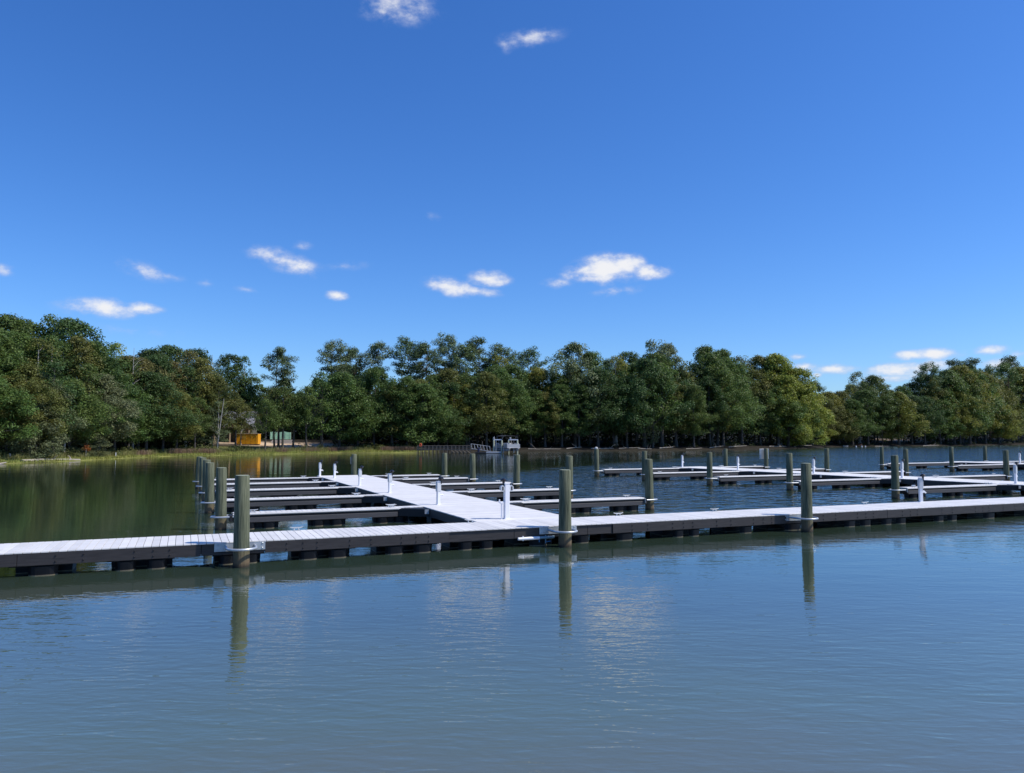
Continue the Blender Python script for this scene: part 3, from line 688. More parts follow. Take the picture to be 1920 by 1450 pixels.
PROTO = {}
def proto_broad(key, seed, H, zb, Rm, n_cl, per, rc, shape=.62, lobes=.28, flat=.62, size=(.17, .32), pale=False, droop=.08, gap=0.0):
    g = np.random.default_rng(seed); rr = random.Random(seed)
    ph = g.uniform(0, 6.28, 6)
    cs, rs = [], []
    for i in range(n_cl):
        tt = ((i + g.uniform(0, 1)) / n_cl) ** .92
        z = zb + (H - zb) * tt
        prof = (math.sin(math.pi * min(1, max(.02, .12 + .88 * tt ** shape)))) ** .55 if tt < 1 else .2
        az = g.uniform(0, 6.2832)
        lob = 1 + lobes * (math.sin(2 * az + ph[0] + 3 * tt) * .6 + math.sin(3 * az + ph[1] - 5 * tt) * .5 + .5 * math.sin(9 * tt + ph[2] + az))
        rad = Rm * prof * lob * math.sqrt(g.uniform(.22, 1.0))
        if gap and math.sin(az * 2 + ph[3] + z * .8) > 1 - gap: continue
        r = rc * g.uniform(.5, 1.5) * (1.0 - .3 * tt)
        if g.uniform() < .12: rad *= 1.16
        cs.append((rad * math.cos(az), rad * math.sin(az), min(z, H - r * flat))); rs.append(r)
    cs = np.array(cs)
    V = clump_leaves(g, cs, rs, per, flat, size, droop)
    idx = g.choice(len(cs), min(14, len(cs)), replace=False)
    limbs = [(max(zb * .7, cs[i][2] - abs(np.hypot(*cs[i][:2])) * .8 - .5), cs[i]) for i in idx]
    tm, ax = trunk_mesh('trunk', H * .9, .20 + H * .006, limbs, M_PALEBARK if pale else M_BARK, .35, rr)
    PROTO[key] = (H, tm, quad_mesh('crown', V, M_LEAF))
def proto_pine(key, seed, H, zb, Rm, whorls, flat_top=.7, dense=1.0):
    g = np.random.default_rng(seed); rr = random.Random(seed); cs, rs, limbs = [], [], []
    for i in range(whorls):
        tt = (i + .5) / whorls; z = zb + (H - zb) * tt
        prof = (1 - tt ** 2.6) ** .6 * (.45 + .55 * min(1, tt * 2.2 + .25))
        for k in range(rr.choice((2, 3, 3, 4))):
            az = g.uniform(0, 6.2832); L = Rm * prof * g.uniform(.6, 1.12); up = g.uniform(.15, .5) * L
            tip = np.array([L * math.cos(az), L * math.sin(az), min(H - .3, z + up)]); limbs.append((z, tip))
            for q in (1.0, .72, .45)[:(3 if L > 1.6 else 2)]:
                if g.uniform() > .97 * dense: continue
                c = np.array([tip[0] * q, tip[1] * q, z + up * q ** 1.5]) + g.normal(size=3) * .25
                cs.append(c); rs.append(g.uniform(.75, 1.25) * (1.05 if q == 1 else .85))
    cs.append(np.array([0, 0, H - .5])); rs.append(.9)
    V = clump_leaves(g, cs, rs, 150, .52, (.10, .19), .02)
    tm, ax = trunk_mesh('trunk', H - .5, .24, limbs, M_PINEBARK, .5, rr)
    PROTO[key] = (H, tm, quad_mesh('crown', V, M_NEEDLE))
proto_broad('oak', 11, 18, 4.0, 6.0, 210, 125, 1.25, size=(.11, .22), lobes=.36)
proto_broad('round', 12, 16, 2.2, 5.4, 200, 125, 1.2, shape=.7, lobes=.3, size=(.11, .22))
proto_broad('tall', 13, 21, 5.0, 4.9, 220, 120, 1.2, shape=.8, lobes=.45, gap=.1, size=(.11, .22))
proto_broad('lobed', 14, 19, 4.5, 6.0, 200, 125, 1.25, shape=.66, lobes=.55, gap=.22, size=(.11, .22))
proto_broad('skirt', 15, 13, .6, 5.0, 190, 115, 1.15, shape=.5, lobes=.35, flat=.4, droop=.22, size=(.10, .19))
proto_broad('airy', 16, 17, 3.0, 4.2, 130, 85, 1.0, shape=.75, lobes=.55, pale=True, gap=.3, size=(.10, .19))
proto_broad('slim', 17, 12, 2.5, 2.6, 95, 110, .85, shape=.7, lobes=.45, size=(.09, .17))
proto_broad('high', 20, 14, 5.4, 3.8, 110, 110, .95, shape=.7, lobes=.45, gap=.15, size=(.10, .19))
proto_broad('vine', 18, 11, .8, 1.6, 60, 110, .7, shape=.9, lobes=.4, size=(.09, .17))
proto_pine('pine', 21, 23, 14.5, 4.6, 10)
proto_pine('pine_round', 22, 22, 13.5, 4.8, 12, dense=1.1)
proto_pine('pine_open', 23, 24, 16.0, 4.4, 9, dense=.9)
# bare snag
g = random.Random(5); limbs = []
for k in range(16):
    z = 7 + 8 * k / 16; a = g.uniform(0, 6.28); L = g.uniform(1.2, 3.0) * (1 - .03 * k); limbs.append((z, (L * math.cos(a), L * math.sin(a), z + L * g.uniform(.4, 1.0))))
snag_mesh = trunk_mesh('trunk', 16, .2, limbs, M_PALEBARK, .5, g)[0]

DESC = {'oak': 'broad round-topped tree', 'round': 'dense rounded tree', 'tall': 'tall pale-trunked tree', 'lobed': 'many-lobed tree', 'skirt': 'low drooping tree', 'airy': 'thin airy tree', 'slim': 'slender young tree', 'high': 'thin-stemmed high-crowned tree', 'vine': 'narrow vine-clad tree', 'pine': 'tall pine', 'pine_round': 'round-headed pine', 'pine_open': 'open-crowned pine'}
SEGS = [(-80, 110, 'above the long driftwood log'), (110, 250, 'behind the orange sapling'), (250, 400, 'left of the house'), (400, 500, 'beside the house and yellow container'), (500, 600, 'near the green screen'), (600, 780, 'left of the boardwalk'),
        (780, 905, 'behind the boardwalk'), (905, 1000, 'behind the boat lift'), (1000, 1120, 'right of the boat lift'), (1120, 1240, 'on the middle shaded shore'), (1240, 1380, 'left of the wooded point'), (1380, 1528, 'at the tip of the wooded point'), (1528, 1640, 'behind the cove'), (1640, 1780, 'by the clearing across the cove'), (1780, 2060, 'at the far right across the water')]
HUE0 = {'mid': (.050, .082, .024), 'deep': (.034, .062, .022), 'olive': (.075, .085, .026), 'yellow': (.100, .112, .024), 'lime': (.118, .146, .030), 'grey': (.085, .105, .06), 'brown': (.082, .078, .030), 'pine': (.052, .082, .036), 'blue': (.066, .096, .054)}
HUE = {k: (c[0] * 1.92, c[1] * 1.88, c[2] * 1.5) for k, c in HUE0.items()}
TINT = {'mid': 'green', 'deep': 'dark green', 'olive': 'olive', 'yellow': 'yellowing', 'lime': 'bright green', 'grey': 'grey-green', 'brown': 'brownish', 'pine': 'dark green', 'blue': 'blue-green'}
TREES = []
def plant(kind, px, setback, H, hue, row, wid=1.0, Y=None):
    Y = (Y if Y is not None else interp(SHY, px)) + setback
    x, y = colpos(px, Y); z = float(height(np.array([x]), np.array([y]))[0])
    TREES.append([kind, px, x, y, z, H, hue, row, wid])
def sky_H(px, y_top, setback):
    Y = interp(SHY, px) + setback; x, y = colpos(px, Y); z = float(height(np.array([x]), np.array([y]))[0])
    d = pixdir(px, y_top); zt = CAM_H + d.z / math.hypot(d.x, d.y) * math.hypot(x, y)
    return zt - z
rt = random.Random(42)
def pick(*opts): return rt.choice(opts)
# hand-placed skyline trees (kind, column, top row, setback, hue)
for kind, px, yt, sb, hue in [('pine_round', 520, 656, 32, 'pine'), ('pine', 625, 643, 30, 'blue'), ('pine_round', 662, 657, 34, 'pine'), ('pine_open', 706, 645, 31, 'blue'), ('pine', 762, 638, 33, 'pine'), ('pine_round', 795, 648, 28, 'pine'), ('pine', 836, 633, 34, 'blue'), ('pine_round', 866, 652, 29, 'pine'), ('pine_round', 897, 638, 33, 'pine'), ('pine', 940, 650, 30, 'pine'), ('pine', 992, 657, 34, 'pine'),
    ('lobed', 1078, 643, 10, 'grey'), ('pine_open', 1140, 676, 30, 'pine'), ('tall', 1182, 660, 22, 'mid'), ('airy', 1224, 638, 16, 'grey'), ('tall', 1254, 644, 18, 'grey'), ('lobed', 1326, 649, 16, 'mid'), ('oak', 1355, 656, 22, 'mid'), ('airy', 1388, 668, 15, 'olive'), ('lobed', 1425, 667, 16, 'olive'), ('oak', 1458, 664, 12, 'lime'), ('round', 1496, 690, 5, 'lime'),
    ('airy', 1612, 697, 12, 'grey'), ('lobed', 1640, 704, 10, 'mid'), ('pine', 1745, 684, 12, 'pine'), ('pine_round', 1790, 679, 24, 'pine'), ('pine_round', 1832, 676, 22, 'pine'), ('pine', 1856, 690, 16, 'mid'), ('pine_round', 1903, 672, 20, 'pine'), ('pine_round', 1955, 668, 20, 'pine'),
    ('oak', 5, 590, 20, 'mid'), ('airy', 85, 591, 22, 'mid'), ('oak', 128, 598, 20, 'deep'), ('oak', 40, 601, 24, 'mid'), ('airy', 212, 643, 22, 'lime'), ('oak', 315, 648, 24, 'deep'), ('airy', 350, 657, 20, 'brown'), ('tall', 368, 654, 26, 'deep'), ('tall', 425, 664, 42, 'deep'), ('airy', 455, 668, 42, 'mid'), ('round', 280, 655, 22, 'deep')]:
    plant(kind, px, sb, sky_H(px, yt, sb), hue, 'tall rear', 1.0)
# second row
px = -40
while px < 1960:
    yt = interp(SKYL, px); Hs = (820 - yt)
    if px < 480: k = pick('oak', 'round', 'lobed', 'airy', 'tall'); hue = pick('mid', 'deep', 'olive', 'olive', 'mid', 'brown')
    elif px < 1000: k = pick('oak', 'lobed', 'tall', 'round', 'oak'); hue = pick('mid', 'deep', 'olive', 'mid')
    elif px < 1520: k = pick('tall', 'lobed', 'oak', 'tall'); hue = pick('mid', 'mid', 'olive', 'grey', 'deep')
    else: k = pick('oak', 'round', 'lobed', 'pine_round', 'tall'); hue = pick('mid', 'deep', 'olive', 'yellow', 'mid')
    f = rt.uniform(.78, .95) if px < 470 else rt.uniform(.60, .82) if px < 1000 else rt.uniform(.80, .98)
    sb = rt.uniform(10, 15) if not (415 < px < 690) else rt.uniform(39, 44)
    if 1505 < px < 1720: sb = rt.uniform(8, 26)
    plant(k, px, sb, sky_H(px, 820 - Hs * f, sb), hue, 'second-row', rt.uniform(.9, 1.15))
    px += rt.uniform(24, 34) if px < 1520 else rt.uniform(19, 26)
# waterside row
px = -45
while px < 1965:
    yt = interp(SKYL, px); Hs = 820 - yt
    if 360 < px < 400: k = pick('airy', 'high'); hue = pick('olive', 'mid', 'grey'); f = rt.uniform(.4, .62); sb = rt.uniform(5, 8)
    elif px < 400: k = pick('skirt', 'round', 'oak', 'oak', 'lobed', 'slim'); hue = pick('mid', 'deep', 'grey', 'olive', 'mid'); f = rt.uniform(.42, .74); sb = rt.uniform(4.5, 8)
    elif px < 590: k = 'high'; hue = pick('mid', 'deep', 'olive'); f = rt.uniform(.55, .74); sb = rt.uniform(4, 8)
    elif px < 900: k = pick('oak', 'round', 'lobed', 'slim', 'tall'); hue = pick('mid', 'olive', 'deep', 'mid'); f = rt.uniform(.48, .80); sb = rt.uniform(4, 8)
    elif px < 1430: k = pick('tall', 'tall', 'lobed', 'oak', 'slim'); hue = pick('deep', 'mid', 'mid', 'olive'); f = rt.uniform(.55, .86); sb = rt.uniform(3.5, 7)
    elif px < 1525: k = pick('round', 'lobed'); hue = pick('lime', 'mid', 'lime'); f = rt.uniform(.6, .85); sb = rt.uniform(3, 5)
    else: k = pick('oak', 'slim', 'tall', 'round', 'pine'); hue = pick('mid', 'deep', 'olive', 'mid', 'yellow'); f = rt.uniform(.5, .85); sb = rt.uniform(3.5, 8)
    if 388 < px < 436: px = 442
    if 442 < px < 480: px += 22
    plant(k, px, sb, sky_H(px, 820 - Hs * f, sb), hue, 'waterside', rt.uniform(.9, 1.2))
    px += rt.uniform(24, 36) if px < 1520 else rt.uniform(20, 30)
# singled-out front trees
for kind, px, yt, sb, hue in [('skirt', 55, 745, 3.5, 'grey'), ('skirt', 165, 800, 3.5, 'grey'), ('vine', 1224, 768, 2.6, 'grey'), ('high', 530, 725, 6, 'mid'), ('airy', 408, 752, 7, 'grey'), ('airy', 452, 762, 19, 'olive'), ('high', 515, 748, 8, 'mid'), ('lobed', 875, 722, 6, 'yellow'), ('round', 838, 760, 4.5, 'mid'), ('round', 1478, 705, 3.5, 'lime'), ('skirt', 1500, 748, 3.0, 'lime'), ('oak', 1012, 690, 14, 'yellow'), ('slim', 1345, 700, 7, 'yellow'), ('airy', 1155, 668, 9, 'yellow'), ('lobed', 1800, 735, 5, 'yellow'), ('airy', 935, 668, 18, 'yellow'), ('round', 30, 680, 9, 'olive'), ('oak', 235, 668, 12, 'brown')]:
    plant(kind, px, sb, sky_H(px, yt, sb), hue, 'waterside' if sb < 8 else 'second-row')
seen_lab = {}
for T in sorted(TREES, key=lambda q: q[1]):
    kind, px, x, y, z, H, hue, row, wid = T
    seg = next(s for s in SEGS if s[0] <= px < s[1]) if px < 2060 else SEGS[-1]
    base = f'{TINT[hue]} {DESC[kind]}, {row}, {seg[2]}'; seen_lab.setdefault(base, []).append(T)
ORD = ['first', 'second', 'third', 'fourth', 'fifth', 'sixth']
for base, L in seen_lab.items():
    for i, (kind, px, x, y, z, H, hue, row, wid) in enumerate(L):
        lab = base if len(L) == 1 else base + f', {ORD[i]} from left'
        H0, tm, cm = PROTO[kind]; s = H / H0
        e = empty('pine_tree' if 'pine' in kind else 'broadleaf_tree', (x, y, z), rt.uniform(0, 6.28)); e.scale = (s ** .8 * wid, s ** .8 * wid, s)
        tag(e, lab, 'tree', 'trees along the far shore')
        for nm, m in (('trunk', tm), ('crown', cm)):
            o = bpy.data.objects.new(nm, m); COL.objects.link(o); o.parent = e
            c = HUE[hue]; q = rt.uniform(.85, 1.15); o.color = (c[0] * q * rt.uniform(.93, 1.07), c[1] * q, c[2] * q, 1)
for px, sb, H, lab in [(398, 12, 15.0, 'bare pale dead tree left of the house, taller of two'), (250, 7.5, 14.6, 'thin white dead trunk rising above the left bank canopy')]:
    x, y = colpos(px, interp(SHY, px) + sb); z = float(height(np.array([x]), np.array([y]))[0])
    e = empty('dead_tree', (x, y, z)); e.scale = (.8, .8, H / 16); o = bpy.data.objects.new('trunk', snag_mesh); COL.objects.link(o); o.parent = e; tag(e, lab, 'tree')
x, y = colpos(406, 117); mb = MB(); mb.tube([(0, 0, -.3), (.5, 0, 4), (.9, .2, 8.2)], [.11, .085, .035], 8)
o = mb.build('leaning_trunk', M_PALEBARK, None, True); o.location = (x, y, .3); tag(o, 'leaning bare pale trunk just left of the house', 'dead tree')

# ---- undergrowth and wood behind, grass and reeds: uncountable masses
def mass(name, n, gen, size, material, color, label, cat, g):
    C = gen(n, g); n = len(C)
    Nn = sph(g, n) * .6 + np.array([0, 0, .7]); Ln = g.normal(size=(n, 3)); s = g.uniform(*size, n)
    o = bpy.data.objects.new(name, quad_mesh(name, quads(C, Nn, Ln, s * .65, s, g), material)); COL.objects.link(o); o.color = (*color, 1); tag(o, label, cat, kind='stuff'); return o
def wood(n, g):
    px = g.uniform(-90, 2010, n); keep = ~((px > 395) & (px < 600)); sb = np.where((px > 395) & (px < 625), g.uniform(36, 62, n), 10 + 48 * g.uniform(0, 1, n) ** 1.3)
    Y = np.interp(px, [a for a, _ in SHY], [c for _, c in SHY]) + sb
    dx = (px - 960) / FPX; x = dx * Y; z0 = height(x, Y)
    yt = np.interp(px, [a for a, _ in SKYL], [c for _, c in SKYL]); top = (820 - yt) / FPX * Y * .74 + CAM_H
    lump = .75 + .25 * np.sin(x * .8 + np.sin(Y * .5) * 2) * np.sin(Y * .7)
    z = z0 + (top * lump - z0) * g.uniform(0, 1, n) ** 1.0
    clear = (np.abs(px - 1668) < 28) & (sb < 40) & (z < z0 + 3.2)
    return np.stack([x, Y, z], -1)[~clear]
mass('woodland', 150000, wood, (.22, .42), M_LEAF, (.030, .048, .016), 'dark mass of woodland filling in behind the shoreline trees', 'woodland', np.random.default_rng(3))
def under(n, g):
    cx = g.uniform(-60, 780, 190); cs = g.uniform(2.6, 6.5, 190); cr = g.uniform(.4, 1.0, 190)
    ok = ~((cx > 470) & (cx < 560)); cx, cs, cr = cx[ok], cs[ok], cr[ok]; k = g.integers(0, len(cx), n)
    d = sph(g, n) * g.uniform(.3, 1, (n, 1)); px = cx[k]; Y = np.interp(px, [a for a, _ in SHY], [c for _, c in SHY]) + cs[k]
    x = (px - 960) / FPX * Y + d[:, 0] * cr[k]; y = Y + d[:, 1] * cr[k]
    return np.stack([x, y, height(x, y) + np.abs(d[:, 2]) * cr[k] * 1.35], -1)
mass('undergrowth', 26000, under, (.06, .13), M_LEAF, (.12, .14, .045), 'low bushy undergrowth along the left bank under the trees', 'undergrowth', np.random.default_rng(4))
def under2(n, g):
    cx = g.uniform(900, 1960, 120); cs = g.uniform(3.5, 10, 120); cr = g.uniform(.4, 1.1, 120); k = g.integers(0, len(cx), n)
    d = sph(g, n) * g.uniform(.3, 1, (n, 1)); px = cx[k]; Y = np.interp(px, [a for a, _ in SHY], [c for _, c in SHY]) + cs[k]
    x = (px - 960) / FPX * Y + d[:, 0] * cr[k]; y = Y + d[:, 1] * cr[k]
    return np.stack([x, y, height(x, y) + np.abs(d[:, 2]) * cr[k] * 1.2], -1)
mass('undergrowth', 7000, under2, (.08, .18), M_LEAF, (.040, .056, .022), 'sparse dark undergrowth behind the shaded driftwood shore', 'undergrowth', np.random.default_rng(5))
def blades(name, n, pxr, sbr, hr, color, label, cat, g, patchy=0, w=.018):
    px = g.uniform(*pxr, n); sb = g.uniform(*sbr, n)
    if patchy: c = g.uniform(*pxr, patchy); px = c[g.integers(0, patchy, n)] + g.normal(size=n) * 7; sb = sbr[0] + (sbr[1] - sbr[0]) * g.uniform(0, 1, n)
    Y = np.interp(px, [a for a, _ in SHY], [c for _, c in SHY]) + sb; x = (px - 960) / FPX * Y; z = height(x, Y)
    ok = z > .0; x, Y, z = x[ok], Y[ok], z[ok]; n = len(x); h = g.uniform(*hr, n)
    lean = g.normal(size=(n, 2)) * .22; a = g.uniform(0, 3.14, n); dx, dy = np.cos(a) * w, np.sin(a) * w
    V = np.stack([np.stack([x - dx, Y - dy, z - .03], -1), np.stack([x + dx, Y + dy, z - .03], -1), np.stack([x + dx * .5 + lean[:, 0] * h, Y + dy * .5 + lean[:, 1] * h, z + h], -1), np.stack([x - dx * .5 + lean[:, 0] * h, Y - dy * .5 + lean[:, 1] * h, z + h], -1)], 1).reshape(-1, 3)
    o = bpy.data.objects.new(name, quad_mesh(name, V, M_GRASS)); COL.objects.link(o); o.color = (*color, 1); tag(o, label, cat, kind='stuff'); return o
blades('shore_grass', 26000, (-60, 785), (.1, 4.5), (.08, .26), (.31, .33, .085), 'yellow-green grass along the low left bank at the waterline', 'grass', np.random.default_rng(8), w=.03)
blades('tall_grass', 9000, (-60, 785), (1.6, 5.0), (.3, .7), (.27, .27, .09), 'taller tufts of pale green grass on the left bank', 'grass', np.random.default_rng(9), 60, .022)
blades('brown_reeds', 7000, (255, 780), (1.4, 3.2), (.35, .8), (.27, .19, .12), 'clumps of brown dead reeds on the left bank', 'reeds', np.random.default_rng(10), 16, .02)

# ---- orange sapling, stakes, stump, driftwood
def ground_at(px, sb):
    x, y = colpos(px, interp(SHY, px) + sb); return x, y, float(height(np.array([x]), np.array([y]))[0])
x, y, z = ground_at(162, 2.2); e = empty('sapling', (x, y, z)); tag(e, 'small sapling with orange leaves and pale stem on the left bank', 'sapling')
mb = MB(); mb.tube([(0, 0, -.1), (.02, 0, .6), (0, .02, 1.3)], [.05, .04, .02], 8); mb.build('trunk', M_PALEBARK, e, True)
g = np.random.default_rng(31); V = clump_leaves(g, np.array([[0, 0, 1.15], [.3, .1, 1.05], [-.3, 0, 1.1], [0, .1, 1.4]]), [.34, .26, .26, .28], 900, .6, (.05, .1))
o = bpy.data.objects.new('crown', quad_mesh('crown', V, M_LEAF)); COL.objects.link(o); o.parent = e; o.color = (.36, .13, .035, 1)
for px, sb, h, r, lab in [(218, 2.0, .55, .045, 'short white stake in the grass on the left bank'), (121, 5.0, 1.9, .12, 'pale broken stump post standing on the left bank'), (20, 3.2, .6, .10, 'short pale stump at the far left of the bank')]:
    x, y, z = ground_at(px, sb); mb = MB(); mb.lathe([(r * 1.1, -.2), (r, h * .5), (r * .9, h), (r * .4, h + .02)], 9); o = mb.build('stake' if r < .06 else 'stump', M_PALEBARK if r > .06 else M_WHITE, None, True); o.location = (x, y, z); o.rotation_euler = (.03, .04, 0); tag(o, lab, 'stake' if r < .06 else 'stump')
def log(name, px0, sb0, px1, sb1, r, label, arch=.1, branches=0, z0=.06, z1=.06, seed=0):
    rr = random.Random(seed or int(px0)); a = Vector(ground_at(px0, sb0)); c = Vector(ground_at(px1, sb1)); a.z += z0; c.z += z1
    pts = [a.lerp(c, k / 6) + Vector((0, rr.uniform(-.05, .05), arch * math.sin(math.pi * k / 6) + rr.uniform(-.02, .02))) for k in range(7)]
    o0 = a.copy(); mb = MB(); mb.tube([p - o0 for p in pts], [r * (1 - .09 * k) for k in range(7)], 8)
    for b_ in range(branches):
        p = pts[rr.randrange(2, 6)] - o0; d = Vector((rr.uniform(-1, 1), rr.uniform(-.3, .3), rr.uniform(.2, .8))) * rr.uniform(.7, 1.6)
        mb.tube([p, p + d * .5 + Vector((0, 0, .08)), p + d], [r * .45, r * .3, r * .12], 6)
    o = mb.build(name, M_DRIFT, None, True); o.location = o0; tag(o, label, 'driftwood', 'driftwood along the shores')
log('driftwood_log', 42, .8, 152, .2, .19, 'long bleached driftwood log lying at the waterline on the left bank', .06, 2)
log('driftwood_log', -12, .2, 14, .3, .12, 'pale log end lying in the shallows at the left picture edge', .02)
where = [(990, 1020, 'just right of the boat lift'), (1062, 1090, 'left of the capped far pile'), (1108, 1150, 'behind the capped far pile'), (1160, 1200, 'behind the second far left pile'), (1196, 1222, 'under the vine-clad tree'), (1236, 1262, 'between the second and third far left piles'), (1286, 1316, 'behind the third far left pile'), (1366, 1400, 'left of the square plate sign'), (1442, 1474, 'right of the square plate sign'), (1488, 1522, 'at the very tip of the point'), (1640, 1668, 'at the clearing across the cove'), (1730, 1760, 'across the cove near the tall pine'), (1020, 1052, 'below the dark trees right of the lift'), (1330, 1356, 'left of the walkway end pile')]
for i, (a, c, w_) in enumerate(where):
    log('driftwood_branch', a, .5 + (i % 3) * .25, c, .3 + (i * 7 % 4) * .3, .07 + .02 * (i % 3), f'bleached driftwood branch on the shore {w_}', -.02 + .05 * (i % 2), 1 + i % 3, .05, .05 + .2 * (i % 2), i + 50)

# ---- house, container, green screen
hx, hy, hz = -51.5, 141.0, 0
def gz(x, y): return float(height(np.array([x]), np.array([y]))[0])
hz = gz(hx, hy); e = empty('house', (hx, hy, hz), R(8)); tag(e, 'house with grey gabled roof and open porch half hidden behind trees', 'house')
mb = MB(); mb.box(-4.4, 3.6, 0, 6, -.4, 2.55); mb.build('wall', M_WALL, e)
mb = MB()
for s in (-1, 1):
    vs = [(-5.0, -1.9 if s == -1 else 7.0, 2.55), (4.3, -1.9 if s == -1 else 7.0, 2.55), (4.3, 2.6, 5.6), (-5.0, 2.6, 5.6)]
    th = [(x_, y_, z_ - .16) for x_, y_, z_ in vs]; q = vs + th
    mb.add(q, [(0,1,2,3) if s == -1 else (3,2,1,0), (7,6,5,4) if s == -1 else (4,5,6,7), (0,4,5,1), (1,5,6,2), (3,2,6,7), (0,3,7,4)])
rf = mb.build('roof', M_ROOF, e)
mb = MB(); mb.add([(.4, -3.2, 2.7), (4.0, -3.2, 2.7), (2.2, -3.2, 4.3), (.4, 1.0, 2.7), (4.0, 1.0, 2.7), (2.2, 1.0, 4.3)], [(0,1,2), (3,5,4), (0,3,4,1), (0,2,5,3), (1,4,5,2)]); mb.build('gable', M_BROWN, rf)
mb = MB()
for s in (-1, 1):
    xe = 2.2 + s * 2.15; vs = [(xe, -3.4, 2.62), (2.2, -3.4, 4.45), (2.2, 1.2, 4.45), (xe, 1.2, 2.62)]; q = vs + [(a_, b_, c_ + .12) for a_, b_, c_ in vs]
    mb.add(q, [(0,1,2,3), (7,6,5,4), (0,4,5,1), (1,5,6,2), (2,6,7,3), (3,7,4,0)])
mb.build('porch_roof', M_ROOF, rf)
mb = MB(); mb.box(-2.2, 4.1, -3.28, -3.1, 2.42, 2.68); mb.build('beam', M_TAN, e)
for px_ in (-2.0, .6, 3.9): mb = MB(); mb.box(px_ - .1, px_ + .1, -3.26, -3.12, -.5, 2.42); mb.build('porch_post', M_TAN, e)
for wx in (-3.4, -1.6): 
    mb = MB(); mb.bbox(wx - .55, wx + .55, -.06, -.002, .8, 2.1, .01); f = mb.build('window', M_TRIM, e); mb = MB(); mb.box(wx - .46, wx + .46, -.07, -.061, .88, 2.02); mb.build('pane', M_NAVY, f)
cx_, cy_ = colpos(465, 134.5); cz = gz(cx_, cy_); e = empty('dumpster', (cx_, cy_, cz), R(3)); tag(e, 'bright yellow open-top container beside the house on bare sand', 'container')
mb = MB()
for a, c in (((-1.95, 1.95), (-.9, -.84)), ((-1.95, 1.95), (.84, .9)), ((-1.95, -1.89), (-.84, .84)), ((1.89, 1.95), (-.84, .84))): mb.box(*a, *c, .15, 1.85)
mb.box(-1.95, 1.95, -.9, .9, .10, .148); mb.build('body', M_YELLOW, e)
mb = MB(); mb.bbox(-2.0, 2.0, -.97, -.84, 1.85, 1.95, .01); mb.bbox(-2.0, 2.0, .84, .97, 1.85, 1.95, .01); mb.build('rim', M_TAN, e)
for k in range(5): mb = MB(); mb.bbox(-1.7 + k * .85 - .05, -1.7 + k * .85 + .05, -.925, -.902, .15, 1.84, .005); mb.build('rib', M_YELLOW, e)
mb = MB(); mb.box(-1.9, 1.9, -.6, -.5, -.1, .098); mb.box(-1.9, 1.9, .5, .6, -.1, .098); mb.build('skid', M_BLACK, e)
sx_, sy_ = colpos(526, 144); sz = gz(sx_, sy_); e = empty('fence_screen', (sx_, sy_, sz), R(5)); tag(e, 'green mesh screen stretched on posts above a low block wall', 'fence')
mb = MB(); n = 14
for k in range(n):
    a, c = -1.9 + 3.8 * k / n, -1.9 + 3.8 * (k + 1) / n; mb.box(a, c, .03 * math.sin(k * 1.7), .03 * math.sin(k * 1.7) + .03, .75, 2.12 + .08 * math.sin(k * .9))
mb.build('screen', M_GREEN, e)
for k in range(4): mb = MB(); mb.tube([(-1.9 + k * 1.27, .1, -.3), (-1.9 + k * 1.27, .1, 2.16)], .04, 8); mb.build('post', M_WOOD, e)
sx2, sy2 = colpos(528, 142.6); e = empty('block_wall', (sx2, sy2, gz(sx2, sy2)), R(5)); tag(e, 'low grey concrete block wall at the foot of the green screen', 'wall')
mb = MB()
for r_ in range(4):
    for k in range(9): mb.bbox(-1.9 + k * .42 + (.2 if r_ % 2 else 0), -1.9 + k * .42 + .41 + (.2 if r_ % 2 else 0), -.1, .1, -.1 + r_ * .205, -.1 + r_ * .205 + .2, .006)
mb.build('course', M_BLOCK, e)

# ---- boardwalk, gangway, floating platform, boat lift with pontoon boat
BY = 127.0
bw0, _ = colpos(783, BY); bw1, _ = colpos(886, BY); e = empty('boardwalk', (bw0, BY, 0)); L = bw1 - bw0; tag(e, 'dark weathered wooden boardwalk on braced posts over the far shallows', 'boardwalk')
mb = MB(); boards(mb, 0, L, -.8, .8, .72); mb.build('deck', M_WOOD, e)
mb = MB(); mb.box(0, L, -.84, -.802, .52, .69); mb.box(0, L, .802, .84, .52, .69); mb.build('joist', M_WOOD, e)
for s in (-1, 1):
    mb = MB(); mb.bbox(0, L, s * .86 - .05, s * .86 + .05, 1.20, 1.27, .01); mb.box(0, L, s * .87 - .02, s * .87 + .02, .95, 1.03); mb.build('rail', M_WOOD, e)
k = 0
while k * .62 < L:
    for s in (-1, 1): mb = MB(); mb.bbox(k * .62, k * .62 + .11, s * .91 - .045, s * .91 + .045, -1.0, 1.195, .008); mb.build('post', M_WOOD, e)
    k += 1
for k in range(5):
    x0 = L - 3.4 + k * .62; mb = MB(); mb.tube([(x0, -.98, .05), (x0 + .6, -.98, .5)], .045, 4); mb.tube([(x0 + .6, -1.03, .05), (x0, -1.03, .5)], .045, 4); mb.build('brace', M_WOOD, e)
ox, _ = colpos(790, BY); mb = MB(); mb.tube([(.15 * math.cos(a * .5236), -.0, .22 * math.sin(a * .5236)) for a in range(12)], .085, 8, closed=True)
o = mb.build('life_ring', M_ORANGE, None, True); o.location = (ox, BY - 1.04, 1.38); tag(o, 'small orange ring hung above the rail at the boardwalk left end', 'life ring')
g0, _ = colpos(884, BY); g1, _ = colpos(921, BY); e = empty('gangway', (g0, BY - .2, 0)); L = g1 - g0; tag(e, 'pale metal gangway with upright stanchions sloping down to the floating platform', 'gangway')
